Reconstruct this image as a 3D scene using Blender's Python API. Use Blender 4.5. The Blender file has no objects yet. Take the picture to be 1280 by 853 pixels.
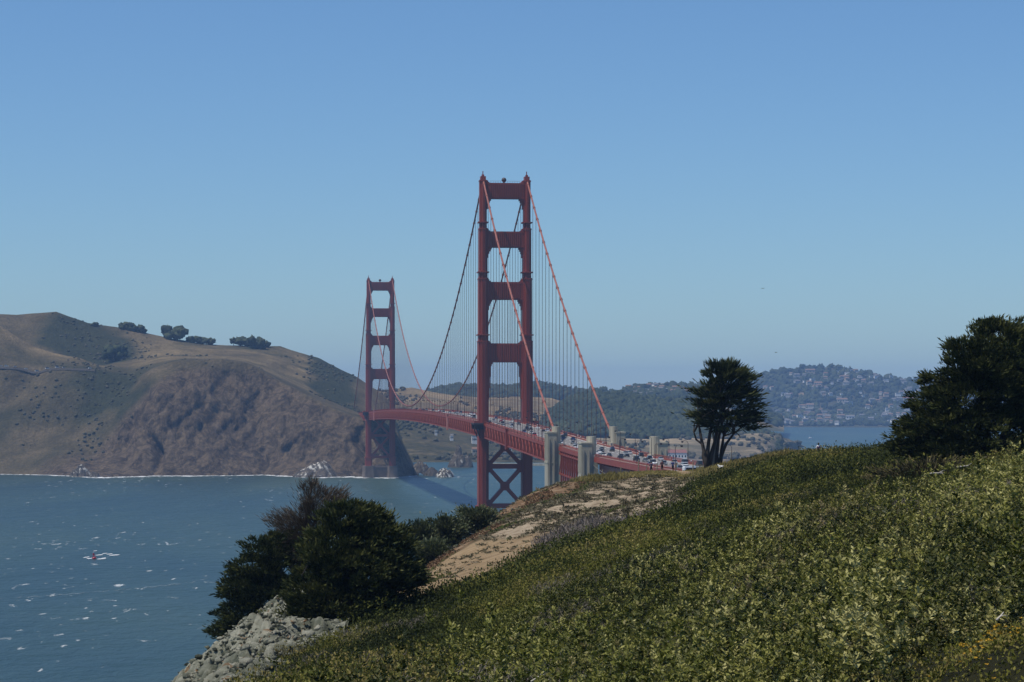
import bpy, math, random
import numpy as np
from mathutils import Vector, Matrix

random.seed(7)
rng = np.random.default_rng(11)
sc = bpy.context.scene
COL = sc.collection
R = math.radians

# ------------------------------------------------------------------ camera, world, sun, exposure
F, EYE, HOR = 3017.0, 90.2, 499.0          # focal length in photo pixels, eye height, row of the horizon
cam_d = bpy.data.cameras.new('camera')
cam = bpy.data.objects.new('camera', cam_d); COL.objects.link(cam)
cam.location = (0, 0, EYE)
cam.rotation_euler = (R(90), 0, 0)
cam_d.sensor_width = 36.0
cam_d.lens = 36.0 * F / 1280.0
cam_d.shift_y = (HOR - 426.5) / 1280.0
cam_d.clip_start = 0.5
cam_d.clip_end = 60000
sc.camera = cam

SUN_DIR = Vector((-0.432, -0.195, 1.0)).normalized()
world = bpy.data.worlds.new('World'); sc.world = world; world.use_nodes = True
wn = world.node_tree.nodes; wl = world.node_tree.links
sky = wn.new('ShaderNodeTexSky'); sky.sky_type = 'NISHITA'; sky.sun_disc = False
sky.sun_elevation = math.asin(SUN_DIR.z)
sky.sun_rotation = math.atan2(SUN_DIR.x, SUN_DIR.y)
sky.altitude = 0; sky.air_density = 1.0; sky.dust_density = 0.15; sky.ozone_density = 4.0
tintn = wn.new('ShaderNodeMix'); tintn.data_type = 'RGBA'; tintn.blend_type = 'MULTIPLY'; tintn.inputs[0].default_value = 1.0
tintn.inputs[7].default_value = (0.74, 0.975, 1.22, 1)
wl.new(sky.outputs[0], tintn.inputs[6]); wl.new(tintn.outputs[2], wn['Background'].inputs[0])
wn['Background'].inputs[1].default_value = 0.085
sl = bpy.data.lights.new('sun', 'SUN'); so = bpy.data.objects.new('sun', sl); COL.objects.link(so)
sl.energy = 4.4; sl.angle = R(0.5); sl.color = (1.0, 0.94, 0.84)
so.rotation_euler = SUN_DIR.to_track_quat('Z', 'Y').to_euler()
so.location = (-60, -60, 260)
sc.view_settings.view_transform = 'Standard'; sc.view_settings.look = 'None'
sc.view_settings.exposure = 0.0; sc.view_settings.gamma = 1.0
sc.render.engine = 'CYCLES'
sc.cycles.max_bounces = 6; sc.cycles.volume_bounces = 0
sc.cycles.transparent_max_bounces = 8
HAZE_DENSITY = 6.2e-5

# ------------------------------------------------------------------ helpers
def P(px, py, d):
    return Vector(((px - 640) / F * d, d, EYE - (py - HOR) / F * d))

def hash2(ix, iy, seed):
    n = (ix.astype(np.int64) * 374761393 + iy.astype(np.int64) * 668265263 + seed * 1442695041) & 0xffffffff
    n = ((n ^ (n >> 13)) * 1274126177) & 0xffffffff
    n = n ^ (n >> 16)
    return (n & 0xffffff) / float(0xffffff)

def vnoise(x, y, seed=0):
    x = np.asarray(x, float); y = np.asarray(y, float)
    ix = np.floor(x); iy = np.floor(y); fx = x - ix; fy = y - iy
    ux = fx * fx * (3 - 2 * fx); uy = fy * fy * (3 - 2 * fy)
    a = hash2(ix, iy, seed); b = hash2(ix + 1, iy, seed); c = hash2(ix, iy + 1, seed); d = hash2(ix + 1, iy + 1, seed)
    return (a * (1 - ux) + b * ux) * (1 - uy) + (c * (1 - ux) + d * ux) * uy

def fbm(x, y, seed=0, octv=4):
    s = 0; a = 0.5; t = 0
    for k in range(octv):
        s = s + a * vnoise(x * 2 ** k + 17.3 * k, y * 2 ** k - 9.1 * k, seed + k); t += a; a *= 0.5
    return s / t - 0.5

def ridged(x, y, seed=0, octv=4):
    s = 0; a = 0.5; t = 0
    for k in range(octv):
        s = s + a * (1 - np.abs(2 * vnoise(x * 2 ** k + 5.1 * k, y * 2 ** k + 3.7 * k, seed + k) - 1)); t += a; a *= 0.5
    return s / t

def tag(o, label=None, cat=None, group=None, kind=None):
    if label: o['label'] = label
    if cat: o['category'] = cat
    if group: o['group'] = group
    if kind: o['kind'] = kind
    return o

def empty(name, loc=(0, 0, 0), rz=0.0):
    o = bpy.data.objects.new(name, None); COL.objects.link(o)
    o.location = loc; o.rotation_euler = (0, 0, rz); o.empty_display_size = 0.5
    return o

def link(name, me, parent=None, loc=None):
    o = bpy.data.objects.new(name, me); COL.objects.link(o)
    if parent: o.parent = parent
    if loc is not None: o.location = loc
    return o

def np_mesh(name, verts, faces, mat, nper=4, attrs=None, smooth=False, mat_idx=None):
    """verts (N,3), faces (M,nper) arrays -> mesh"""
    me = bpy.data.meshes.new(name)
    verts = np.ascontiguousarray(verts, np.float32); faces = np.ascontiguousarray(faces, np.int32)
    n, m = len(verts), len(faces)
    me.vertices.add(n); me.vertices.foreach_set('co', verts.ravel())
    me.loops.add(m * nper); me.loops.foreach_set('vertex_index', faces.ravel())
    me.polygons.add(m)
    me.polygons.foreach_set('loop_start', np.arange(0, m * nper, nper, dtype=np.int32))
    me.polygons.foreach_set('loop_total', np.full(m, nper, np.int32))
    if smooth: me.polygons.foreach_set('use_smooth', np.ones(m, bool))
    for x in (mat if isinstance(mat, (list, tuple)) else [mat]): me.materials.append(x)
    if mat_idx is not None: me.polygons.foreach_set('material_index', np.asarray(mat_idx, np.int32))
    for k, v in (attrs or {}).items():
        a = me.attributes.new(k, 'FLOAT', 'POINT'); a.data.foreach_set('value', np.ascontiguousarray(v, np.float32))
    me.update(calc_edges=True)
    return me

class MB:
    def __init__(s): s.v = []; s.f = []; s.m = []
    def add(s, v, f, m=0):
        b = len(s.v); s.v += [tuple(p) for p in v]; s.f += [tuple(i + b for i in q) for q in f]; s.m += [m] * len(f)
    def box(s, c, size, ax=None, m=0):
        """box centred at c; ax = (X,Y,Z) unit axes"""
        c = Vector(c); X, Y, Z = ax if ax else (Vector((1, 0, 0)), Vector((0, 1, 0)), Vector((0, 0, 1)))
        hx, hy, hz = size[0] / 2, size[1] / 2, size[2] / 2
        v = [c + X * (i * hx) + Y * (j * hy) + Z * (k * hz) for k in (-1, 1) for j in (-1, 1) for i in (-1, 1)]
        s.add(v, [(0, 2, 3, 1), (4, 5, 7, 6), (0, 1, 5, 4), (2, 6, 7, 3), (0, 4, 6, 2), (1, 3, 7, 5)], m)
    def beam(s, a, b, w, h=None, up=(0, 0, 1), m=0):
        a = Vector(a); b = Vector(b); d = b - a; L = d.length
        if L < 1e-6: return
        Y = d / L; X = Y.cross(Vector(up))
        if X.length < 1e-4: X = Y.cross(Vector((1, 0, 0)))
        X.normalize(); Z = X.cross(Y)
        s.box((a + b) / 2, (w, L, h or w), (X, Y, Z), m)
    def tube(s, pts, rad, n=6, m=0, cap=True):
        pts = [Vector(p) for p in pts]; k = len(pts)
        if not hasattr(rad, '__len__'): rad = [rad] * k
        rings = []
        for i, p in enumerate(pts):
            d = (pts[min(i + 1, k - 1)] - pts[max(i - 1, 0)]).normalized()
            X = d.cross(Vector((0, 0, 1)))
            if X.length < 1e-3: X = d.cross(Vector((0, 1, 0)))
            X.normalize(); Y = X.cross(d)
            rings += [p + (X * math.cos(2 * math.pi * j / n) + Y * math.sin(2 * math.pi * j / n)) * rad[i] for j in range(n)]
        f = [(i * n + j, i * n + (j + 1) % n, (i + 1) * n + (j + 1) % n, (i + 1) * n + j) for i in range(k - 1) for j in range(n)]
        if cap: f += [tuple(range(n))[::-1], tuple((k - 1) * n + j for j in range(n))]
        s.add(rings, f, m)
    def prism(s, poly, z0, z1, xf=lambda p: p, m=0, poly2=None):
        """extrude plan polygon (list of 2D) from z0 to z1; poly2 = top outline"""
        n = len(poly); q = poly2 or poly
        v = [xf(Vector((x, y, z0))) for x, y in poly] + [xf(Vector((x, y, z1))) for x, y in q]
        f = [tuple(range(n))[::-1], tuple(range(n, 2 * n))] + [(i, (i + 1) % n, n + (i + 1) % n, n + i) for i in range(n)]
        s.add(v, f, m)
    def build(s, name, mat, parent=None, smooth=False, loc=None):
        me = bpy.data.meshes.new(name); me.from_pydata([tuple(p) for p in s.v], [], s.f)
        for x in (mat if isinstance(mat, (list, tuple)) else [mat]): me.materials.append(x)
        if any(s.m): me.polygons.foreach_set('material_index', np.array(s.m, np.int32))
        if smooth: me.polygons.foreach_set('use_smooth', np.ones(len(s.f), bool))
        me.update()
        return link(name, me, parent, loc)

def copy_tree(o, parent=None):
    c = o.copy(); COL.objects.link(c); c.parent = parent
    for ch in o.children: copy_tree(ch, c)
    return c

# ------------------------------------------------------------------ materials
def mat_new(name):
    m = bpy.data.materials.new(name); m.use_nodes = True
    return m, m.node_tree.nodes, m.node_tree.links, m.node_tree.nodes['Principled BSDF']

def N(nodes, t, **kw):
    n = nodes.new(t)
    for k, v in kw.items(): setattr(n, k, v)
    return n

def noise_node(nodes, links, scale, detail=4, rough=0.55, coord='Object', stretch=(1, 1, 1), dist=0.0):
    tc = nodes.new('ShaderNodeTexCoord'); mp = nodes.new('ShaderNodeMapping'); mp.inputs['Scale'].default_value = stretch
    links.new(tc.outputs[coord], mp.inputs[0])
    nz = nodes.new('ShaderNodeTexNoise'); nz.inputs['Scale'].default_value = scale; nz.inputs['Detail'].default_value = detail
    nz.inputs['Roughness'].default_value = rough; nz.inputs['Distortion'].default_value = dist
    links.new(mp.outputs[0], nz.inputs['Vector'])
    return nz

def ramp(nodes, links, src, stops, interp='LINEAR'):
    r = nodes.new('ShaderNodeValToRGB'); r.color_ramp.interpolation = interp
    e = r.color_ramp.elements
    while len(e) < len(stops): e.new(0.5)
    for el, (p, c) in zip(e, stops):
        el.position = p; el.color = (c[0], c[1], c[2], 1) if len(c) == 3 else c
    links.new(src, r.inputs[0]); return r

def mix(nodes, links, fac, a, b, mode='MIX'):
    m = nodes.new('ShaderNodeMix'); m.data_type = 'RGBA'; m.blend_type = mode
    for sock, v in ((m.inputs[0], fac), (m.inputs[6], a), (m.inputs[7], b)):
        if hasattr(v, 'node'): links.new(v, sock)
        elif isinstance(v, (int, float)): sock.default_value = v
        else: sock.default_value = (*v[:3], 1)
    return m.outputs[2]

def bump(nodes, links, h, bsdf, strength=0.4, dist=1.0):
    b = nodes.new('ShaderNodeBump'); b.inputs['Strength'].default_value = strength; b.inputs['Distance'].default_value = dist
    links.new(h, b.inputs['Height']); links.new(b.outputs[0], bsdf.inputs['Normal']); return b

def plain(name, c, rough=0.6, var=0.18, scale=1.0, metal=0.0, spec=0.4, stretch=(1, 1, 1)):
    """a base colour broken up by a noise of wear"""
    m, n, l, b = mat_new(name)
    nz = noise_node(n, l, scale, 5, 0.6, stretch=stretch)
    lo = [max(0, x * (1 - var)) for x in c]; hi = [min(1, x * (1 + var)) for x in c]
    r = ramp(n, l, nz.outputs[0], [(0.3, lo), (0.7, hi)])
    l.new(r.outputs[0], b.inputs['Base Color'])
    b.inputs['Roughness'].default_value = rough; b.inputs['Metallic'].default_value = metal
    b.inputs['Specular IOR Level'].default_value = spec
    return m

def leafmat(name, stops, rough=0.55, trans=0.25, spec=0.18, other=None):
    m, n, l, b = mat_new(name)
    at = n.new('ShaderNodeAttribute'); at.attribute_name = 'tint'
    c = ramp(n, l, at.outputs['Fac'], stops).outputs[0]
    if other:
        a2 = n.new('ShaderNodeAttribute'); a2.attribute_name = 'kind'
        c = mix(n, l, a2.outputs['Fac'], c, ramp(n, l, at.outputs['Fac'], other).outputs[0])
    l.new(c, b.inputs['Base Color'])
    b.inputs['Roughness'].default_value = rough; b.inputs['Specular IOR Level'].default_value = spec
    if trans > 0:
        t = n.new('ShaderNodeBsdfTranslucent'); l.new(c, t.inputs[0])
        mx = n.new('ShaderNodeMixShader'); mx.inputs[0].default_value = trans
        l.new(b.outputs[0], mx.inputs[1]); l.new(t.outputs[0], mx.inputs[2])
        l.new(mx.outputs[0], n['Material Output'].inputs[0])
    return m

M = {}
M['orange'] = plain('orange_steel', (0.255, 0.046, 0.023), 0.5, 0.16, 0.25, stretch=(1, 1, 0.25))
M['orange_cable'] = plain('orange_cable_paint', (0.28, 0.095, 0.06), 0.5, 0.1, 0.2)
M['faded'] = plain('faded_pink_paint', (0.55, 0.23, 0.19), 0.6, 0.12, 0.6)
M['dark_steel'] = plain('dark_steel', (0.05, 0.035, 0.035), 0.6, 0.2, 0.5)
M['concrete'] = plain('weathered_concrete', (0.36, 0.33, 0.25), 0.85, 0.28, 0.25, stretch=(1, 1, 0.2))
M['pier'] = plain('stained_pier_concrete', (0.12, 0.092, 0.072), 0.9, 0.3, 0.2, stretch=(1, 1, 0.3))
M['road'] = plain('bridge_asphalt', (0.17, 0.16, 0.15), 0.9, 0.12, 0.15)
M['walk'] = plain('walkway_concrete', (0.42, 0.38, 0.33), 0.9, 0.1, 0.3)
M['white_line'] = plain('road_paint', (0.75, 0.75, 0.72), 0.7, 0.1, 1)
M['rope'] = plain('suspender_rope', (0.085, 0.028, 0.026), 0.6, 0.1, 0.3)
M['glass'] = plain('dark_glass', (0.015, 0.018, 0.022), 0.08, 0.1, 1, spec=0.6)
M['tyre'] = plain('tyre_rubber', (0.02, 0.02, 0.02), 0.8, 0.1, 4)
M['lamp_glass'] = plain('lamp_glass', (0.7, 0.7, 0.66), 0.2, 0.05, 3)
M['white_wall'] = plain('white_wall', (0.72, 0.70, 0.65), 0.8, 0.08, 0.4)
M['cream_wall'] = plain('cream_wall', (0.46, 0.42, 0.34), 0.8, 0.1, 0.4)
M['tan_wall'] = plain('tan_wall', (0.40, 0.31, 0.22), 0.8, 0.1, 0.4)
M['grey_wall'] = plain('grey_wall', (0.30, 0.30, 0.29), 0.8, 0.1, 0.4)
M['roof_red'] = plain('red_tile_roof', (0.22, 0.09, 0.072), 0.8, 0.2, 0.8)
M['roof_grey'] = plain('grey_roof', (0.16, 0.15, 0.145), 0.85, 0.2, 0.8)
M['roof_brown'] = plain('brown_roof', (0.2, 0.12, 0.08), 0.85, 0.2, 0.8)
M['bark'] = plain('dark_bark', (0.042, 0.035, 0.029), 0.9, 0.35, 4, stretch=(1, 1, 0.2))
M['bark_pale'] = plain('pale_bark', (0.30, 0.27, 0.23), 0.9, 0.25, 3, stretch=(1, 1, 0.2))
M['deadwood'] = plain('bleached_wood', (0.42, 0.38, 0.32), 0.85, 0.2, 6)
M['post'] = plain('weathered_post', (0.22, 0.18, 0.13), 0.9, 0.25, 6)
M['wire'] = plain('fence_wire', (0.25, 0.24, 0.22), 0.5, 0.1, 3, metal=0.7)
M['skin'] = plain('skin', (0.50, 0.30, 0.21), 0.6, 0.05, 8)
M['hair'] = plain('dark_hair', (0.02, 0.015, 0.012), 0.6, 0.1, 20)
CLOTH = {'white': (0.75, 0.75, 0.76), 'blue': (0.02, 0.035, 0.16), 'black': (0.012, 0.011, 0.013), 'maroon': (0.07, 0.012, 0.02),
         'red': (0.45, 0.03, 0.03), 'grey': (0.25, 0.25, 0.26), 'pink': (0.6, 0.28, 0.34), 'navy': (0.015, 0.02, 0.05), 'purple': (0.12, 0.05, 0.12)}
for k, c in CLOTH.items(): M['cloth_' + k] = plain('cloth_' + k, c, 0.9, 0.12, 9)
PAINT = {'white': (0.78, 0.78, 0.78), 'silver': (0.42, 0.43, 0.45), 'black': (0.015, 0.015, 0.017), 'blue': (0.03, 0.055, 0.15),
         'red': (0.38, 0.02, 0.02), 'grey': (0.13, 0.135, 0.14)}
for k, c in PAINT.items():
    M['paint_' + k] = plain('car_paint_' + k, c, 0.25, 0.04, 1, spec=0.6)
M['white_hull'] = plain('white_hull', (0.78, 0.78, 0.77), 0.4, 0.05, 1)
M['dog'] = plain('white_fur', (0.72, 0.69, 0.63), 0.95, 0.12, 12)
M['bird'] = plain('gull_feathers', (0.10, 0.10, 0.11), 0.8, 0.2, 6)
M['guano'] = None

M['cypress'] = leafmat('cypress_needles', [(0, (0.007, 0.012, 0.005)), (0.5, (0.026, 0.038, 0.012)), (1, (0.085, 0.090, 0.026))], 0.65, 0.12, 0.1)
M['cypress_brown'] = leafmat('dry_cypress_needles', [(0, (0.03, 0.024, 0.016)), (0.6, (0.085, 0.065, 0.045)), (1, (0.15, 0.12, 0.085))], 0.7, 0.1)
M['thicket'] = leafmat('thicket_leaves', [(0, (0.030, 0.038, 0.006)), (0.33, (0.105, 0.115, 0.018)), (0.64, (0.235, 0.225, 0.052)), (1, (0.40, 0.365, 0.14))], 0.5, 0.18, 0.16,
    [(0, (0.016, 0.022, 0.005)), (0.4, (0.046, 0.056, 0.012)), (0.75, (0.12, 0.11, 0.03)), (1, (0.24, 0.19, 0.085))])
M['mats'] = leafmat('coyote_brush_leaves', [(0, (0.020, 0.027, 0.006)), (0.42, (0.062, 0.072, 0.014)), (0.76, (0.155, 0.148, 0.026)), (1, (0.23, 0.185, 0.06))], 0.65, 0.18, 0.12)
M['twigs'] = leafmat('dead_twigs', [(0, (0.07, 0.058, 0.045)), (0.6, (0.18, 0.15, 0.125)), (1, (0.30, 0.265, 0.225))], 0.85, 0.0)
M['drygrass'] = leafmat('dry_grass_blades', [(0, (0.10, 0.085, 0.025)), (0.5, (0.24, 0.20, 0.065)), (1, (0.40, 0.32, 0.14))], 0.7, 0.25)
M['iceplant'] = leafmat('dune_plant_leaves', [(0, (0.06, 0.034, 0.018)), (0.35, (0.17, 0.095, 0.048)), (0.55, (0.12, 0.11, 0.035)), (1, (0.075, 0.10, 0.022))], 0.6, 0.15)
M['tufts'] = leafmat('dune_tuft_leaves', [(0, (0.05, 0.042, 0.022)), (0.5, (0.11, 0.10, 0.05)), (1, (0.20, 0.17, 0.11))], 0.75, 0.1)
M['bushleaf'] = leafmat('bush_leaves', [(0, (0.020, 0.030, 0.011)), (0.5, (0.065, 0.082, 0.030)), (1, (0.17, 0.18, 0.09))], 0.5, 0.2)
M['flower'] = leafmat('yellow_petals', [(0, (0.40, 0.22, 0.02)), (1, (0.6, 0.38, 0.04))], 0.6, 0.3)
M['wood'] = leafmat('far_tree_leaves', [(0, (0.016, 0.024, 0.010)), (0.5, (0.030, 0.041, 0.016)), (1, (0.055, 0.064, 0.025))], 0.8, 0.0)
M['scrub'] = leafmat('headland_scrub', [(0, (0.038, 0.040, 0.022)), (0.5, (0.056, 0.056, 0.033)), (1, (0.085, 0.075, 0.048))], 0.85, 0.0)
M['stone'] = leafmat('green_stone', [(0, (0.035, 0.042, 0.030)), (0.25, (0.14, 0.15, 0.105)), (0.55, (0.33, 0.33, 0.25)), (0.93, (0.50, 0.485, 0.375)), (1, (0.25, 0.145, 0.065))], 0.85, 0.0)
_n, _l = M['stone'].node_tree.nodes, M['stone'].node_tree.links
bump(_n, _l, noise_node(_n, _l, 2.6, 9, 0.78, dist=0.6).outputs[0], _n['Principled BSDF'], 1.0, 0.5)

def foam_mat():
    m, n, l, b = mat_new('sea_foam')
    nz = noise_node(n, l, 0.12, 5, 0.7, stretch=(1, 0.4, 1))
    r = ramp(n, l, nz.outputs[0], [(0.42, (0, 0, 0)), (0.58, (1, 1, 1))])
    b.inputs['Base Color'].default_value = (0.78, 0.8, 0.8, 1); b.inputs['Roughness'].default_value = 0.9
    l.new(r.outputs[0], b.inputs['Alpha']); return m
M['foam'] = foam_mat()

def water_mat():
    m, n, l, b = mat_new('sea_water')
    big = noise_node(n, l, 0.0022, 4, 0.6, stretch=(1, 0.35, 1), dist=0.6)
    c = ramp(n, l, big.outputs[0], [(0.36, (0.020, 0.048, 0.052)), (0.5, (0.030, 0.061, 0.054)), (0.66, (0.048, 0.078, 0.056))])
    cap = noise_node(n, l, 0.15, 4, 0.62, stretch=(1, 0.30, 1), dist=0.4)
    area = noise_node(n, l, 0.006, 3, 0.5, stretch=(1, 0.4, 1))
    ad = n.new('ShaderNodeMath'); ad.operation = 'MULTIPLY_ADD'; ad.inputs[1].default_value = 0.30
    l.new(area.outputs[0], ad.inputs[0]); l.new(cap.outputs[0], ad.inputs[2])
    cr = ramp(n, l, ad.outputs[0], [(0.806, (0, 0, 0)), (0.90, (0.7, 0.7, 0.7))])
    cap2 = noise_node(n, l, 0.048, 4, 0.66, stretch=(1, 0.28, 1), dist=0.6)
    ad2 = n.new('ShaderNodeMath'); ad2.operation = 'MULTIPLY_ADD'; ad2.inputs[1].default_value = 0.30
    l.new(area.outputs[0], ad2.inputs[0]); l.new(cap2.outputs[0], ad2.inputs[2])
    cr2 = ramp(n, l, ad2.outputs[0], [(0.845, (0, 0, 0)), (0.95, (0.75, 0.75, 0.75))])
    col = mix(n, l, cr.outputs[0], c.outputs[0], (0.75, 0.78, 0.78)); col = mix(n, l, cr2.outputs[0], col, (0.75, 0.78, 0.78))
    l.new(col, b.inputs['Base Color'])
    rr = ramp(n, l, cr.outputs[0], [(0, (0.34, 0.34, 0.34)), (1, (0.9, 0.9, 0.9))])
    l.new(rr.outputs[0], b.inputs['Roughness'])
    b.inputs['IOR'].default_value = 1.33; b.inputs['Specular IOR Level'].default_value = 0.32
    w1 = noise_node(n, l, 0.16, 5, 0.62, stretch=(0.8, 0.45, 1), dist=0.3)
    w2 = noise_node(n, l, 0.03, 3, 0.5, stretch=(1, 0.5, 1))
    s = n.new('ShaderNodeMath'); s.operation = 'MULTIPLY_ADD'; s.inputs[1].default_value = 2.0
    l.new(w2.outputs[0], s.inputs[0]); l.new(w1.outputs[0], s.inputs[2])
    bump(n, l, s.outputs[0], b, 1.0, 2.2)
    return m
M['water'] = water_mat()

def hill_mat(name, stops, scale, rock=None, bumpd=3.0, extra=(), stretch=(1, 1, 1), fine=0.05):
    """ground colours patched by noise; named attributes carry where rock, dry grass or green cover lies"""
    m, n, l, b = mat_new(name)
    nz = noise_node(n, l, scale, 7, 0.62, stretch=stretch, dist=0.5)
    c = ramp(n, l, nz.outputs[0], stops).outputs[0]
    for aname, cols, sc_ in list(extra) + ([('zone', rock, scale * 3.5)] if rock else []):
        n2 = noise_node(n, l, sc_, 7, 0.7, stretch=(1, 1, 0.5), dist=0.8)
        n2.inputs['Detail'].default_value = 10; c2 = ramp(n, l, n2.outputs[0], cols).outputs[0]
        at = n.new('ShaderNodeAttribute'); at.attribute_name = aname
        c = mix(n, l, at.outputs['Fac'], c, c2)
    if name == 'headland_ground':      # dark fissures through the bare rock
        cn = noise_node(n, l, 0.035, 6, 0.6, stretch=(1, 1, 0.45), dist=1.4); cn.inputs['Vector'].links[0].from_node.inputs['Rotation'].default_value = (0, R(35), 0)
        sb = n.new('ShaderNodeMath'); sb.operation = 'SUBTRACT'; sb.inputs[1].default_value = 0.5; l.new(cn.outputs[0], sb.inputs[0])
        ab = n.new('ShaderNodeMath'); ab.operation = 'ABSOLUTE'; l.new(sb.outputs[0], ab.inputs[0])
        fis = ramp(n, l, ab.outputs[0], [(0.0, (0.42, 0.40, 0.40)), (0.022, (0.8, 0.8, 0.8)), (0.07, (1.05, 1.05, 1.05))]).outputs[0]
        c = mix(n, l, at.outputs['Fac'], c, mix(n, l, 1.0, c, fis, 'MULTIPLY'))
    gr = ramp(n, l, noise_node(n, l, fine * 1.8, 8, 0.75).outputs[0], [(0.34, (0.62, 0.62, 0.60)), (0.66, (1.35, 1.33, 1.28))]).outputs[0]
    c = mix(n, l, 1.0, c, gr, 'MULTIPLY')
    l.new(c, b.inputs['Base Color']); b.inputs['Roughness'].default_value = 0.95; b.inputs['Specular IOR Level'].default_value = 0.1
    fn = noise_node(n, l, fine, 8, 0.7)
    bump(n, l, fn.outputs[0], b, 1.0, bumpd)
    return m

# ------------------------------------------------------------------ sea
me = np_mesh('sea', [(-30000, -3000, 0), (30000, -3000, 0), (30000, 40000, 0), (-30000, 40000, 0)], [(0, 1, 2, 3)], M['water'])
tag(link('sea', me), kind='structure')

# ------------------------------------------------------------------ far hills (lofts through rows of real ridge, slope and shore lines)
class Loft:
    """rows: list of polylines [(px, d, py) ...] turned to points at their true distance; surface lofted through them"""
    def __init__(s, rows, x0, x1, step=3.0, nsub=10, amp=8, sc_=120, seed=1, smooth=2, warp=0.0, ridge_amp=0.0, keep=()):
        px = np.arange(x0, x1 + step, step); D = []; Z = []
        for r in rows:
            r = sorted(r); a = np.array(r, float)
            z = EYE - (a[:, 2] - HOR) / F * a[:, 1]
            D.append(np.interp(px, a[:, 0], a[:, 1])); Z.append(np.interp(px, a[:, 0], z))
        D = np.array(D); Z = np.array(Z); k = len(rows)
        t = np.linspace(0, k - 1, (k - 1) * nsub + 1); i = np.minimum(t.astype(int), k - 2); f = (t - i)[:, None]
        d = D[i] * (1 - f) + D[i + 1] * f; z = Z[i] * (1 - f) + Z[i + 1] * f
        for _ in range(smooth):
            zz = z.copy(); zz[1:-1] = (z[:-2] + 2 * z[1:-1] + z[2:]) / 4; zz[:, 1:-1] = (zz[:, :-2] + 2 * zz[:, 1:-1] + zz[:, 2:]) / 4
            for kk in keep: zz[kk * nsub] = z[kk * nsub]
            z = zz
        X = (px[None, :] - 640) / F * d
        edge = np.clip(t / 0.7, 0, 1)[:, None]
        z = z + amp * fbm(X / sc_, d / sc_, seed, 6) * edge
        if ridge_amp: z = z - ridge_amp * (ridged(X / (sc_ * 0.5), d / (sc_ * 1.2), seed + 9, 5) - 0.6) * edge
        if warp: d = d + warp * fbm(X / 60, z / 90, seed + 5, 5) * edge
        s.X, s.D, s.Z, s.t, s.px = X, d, z, t, px; s.nsub = nsub
    def mesh(s, name, mat, zone=None, more=None):
        h, w = s.X.shape; V = np.stack([s.X, s.D, s.Z], -1).reshape(-1, 3)
        idx = np.arange(h * w).reshape(h, w)
        Fc = np.stack([idx[:-1, :-1], idx[:-1, 1:], idx[1:, 1:], idx[1:, :-1]], -1).reshape(-1, 4)
        at = {}
        if zone is not None: at['zone'] = zone.reshape(-1)
        for k_, v_ in (more or {}).items(): at[k_] = v_.reshape(-1)
        o = link(name, np_mesh(name, V, Fc, mat, 4, at, smooth=name != 'headland')); tag(o, kind='structure'); return o
    def at(s, px, t):
        """bilinear point on the surface, px in photo columns and t in rows (arrays)"""
        u = np.clip((np.asarray(px, float) - s.px[0]) / (s.px[1] - s.px[0]), 0, len(s.px) - 1.001)
        v = np.clip(np.asarray(t, float) * s.nsub, 0, len(s.t) - 1.001)
        i = u.astype(int); j = v.astype(int); a = u - i; b = v - j
        f = lambda A: (A[j, i] * (1 - a) + A[j, i + 1] * a) * (1 - b) + (A[j + 1, i] * (1 - a) + A[j + 1, i + 1] * a) * b
        return np.stack([f(s.X), f(s.D), f(s.Z)], -1)

def shore(pts): return [(px, EYE * F / (py - HOR), py + 0.8) for px, py in pts]
def row(d, pts): return [(px, d, py) for px, py in pts]

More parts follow.
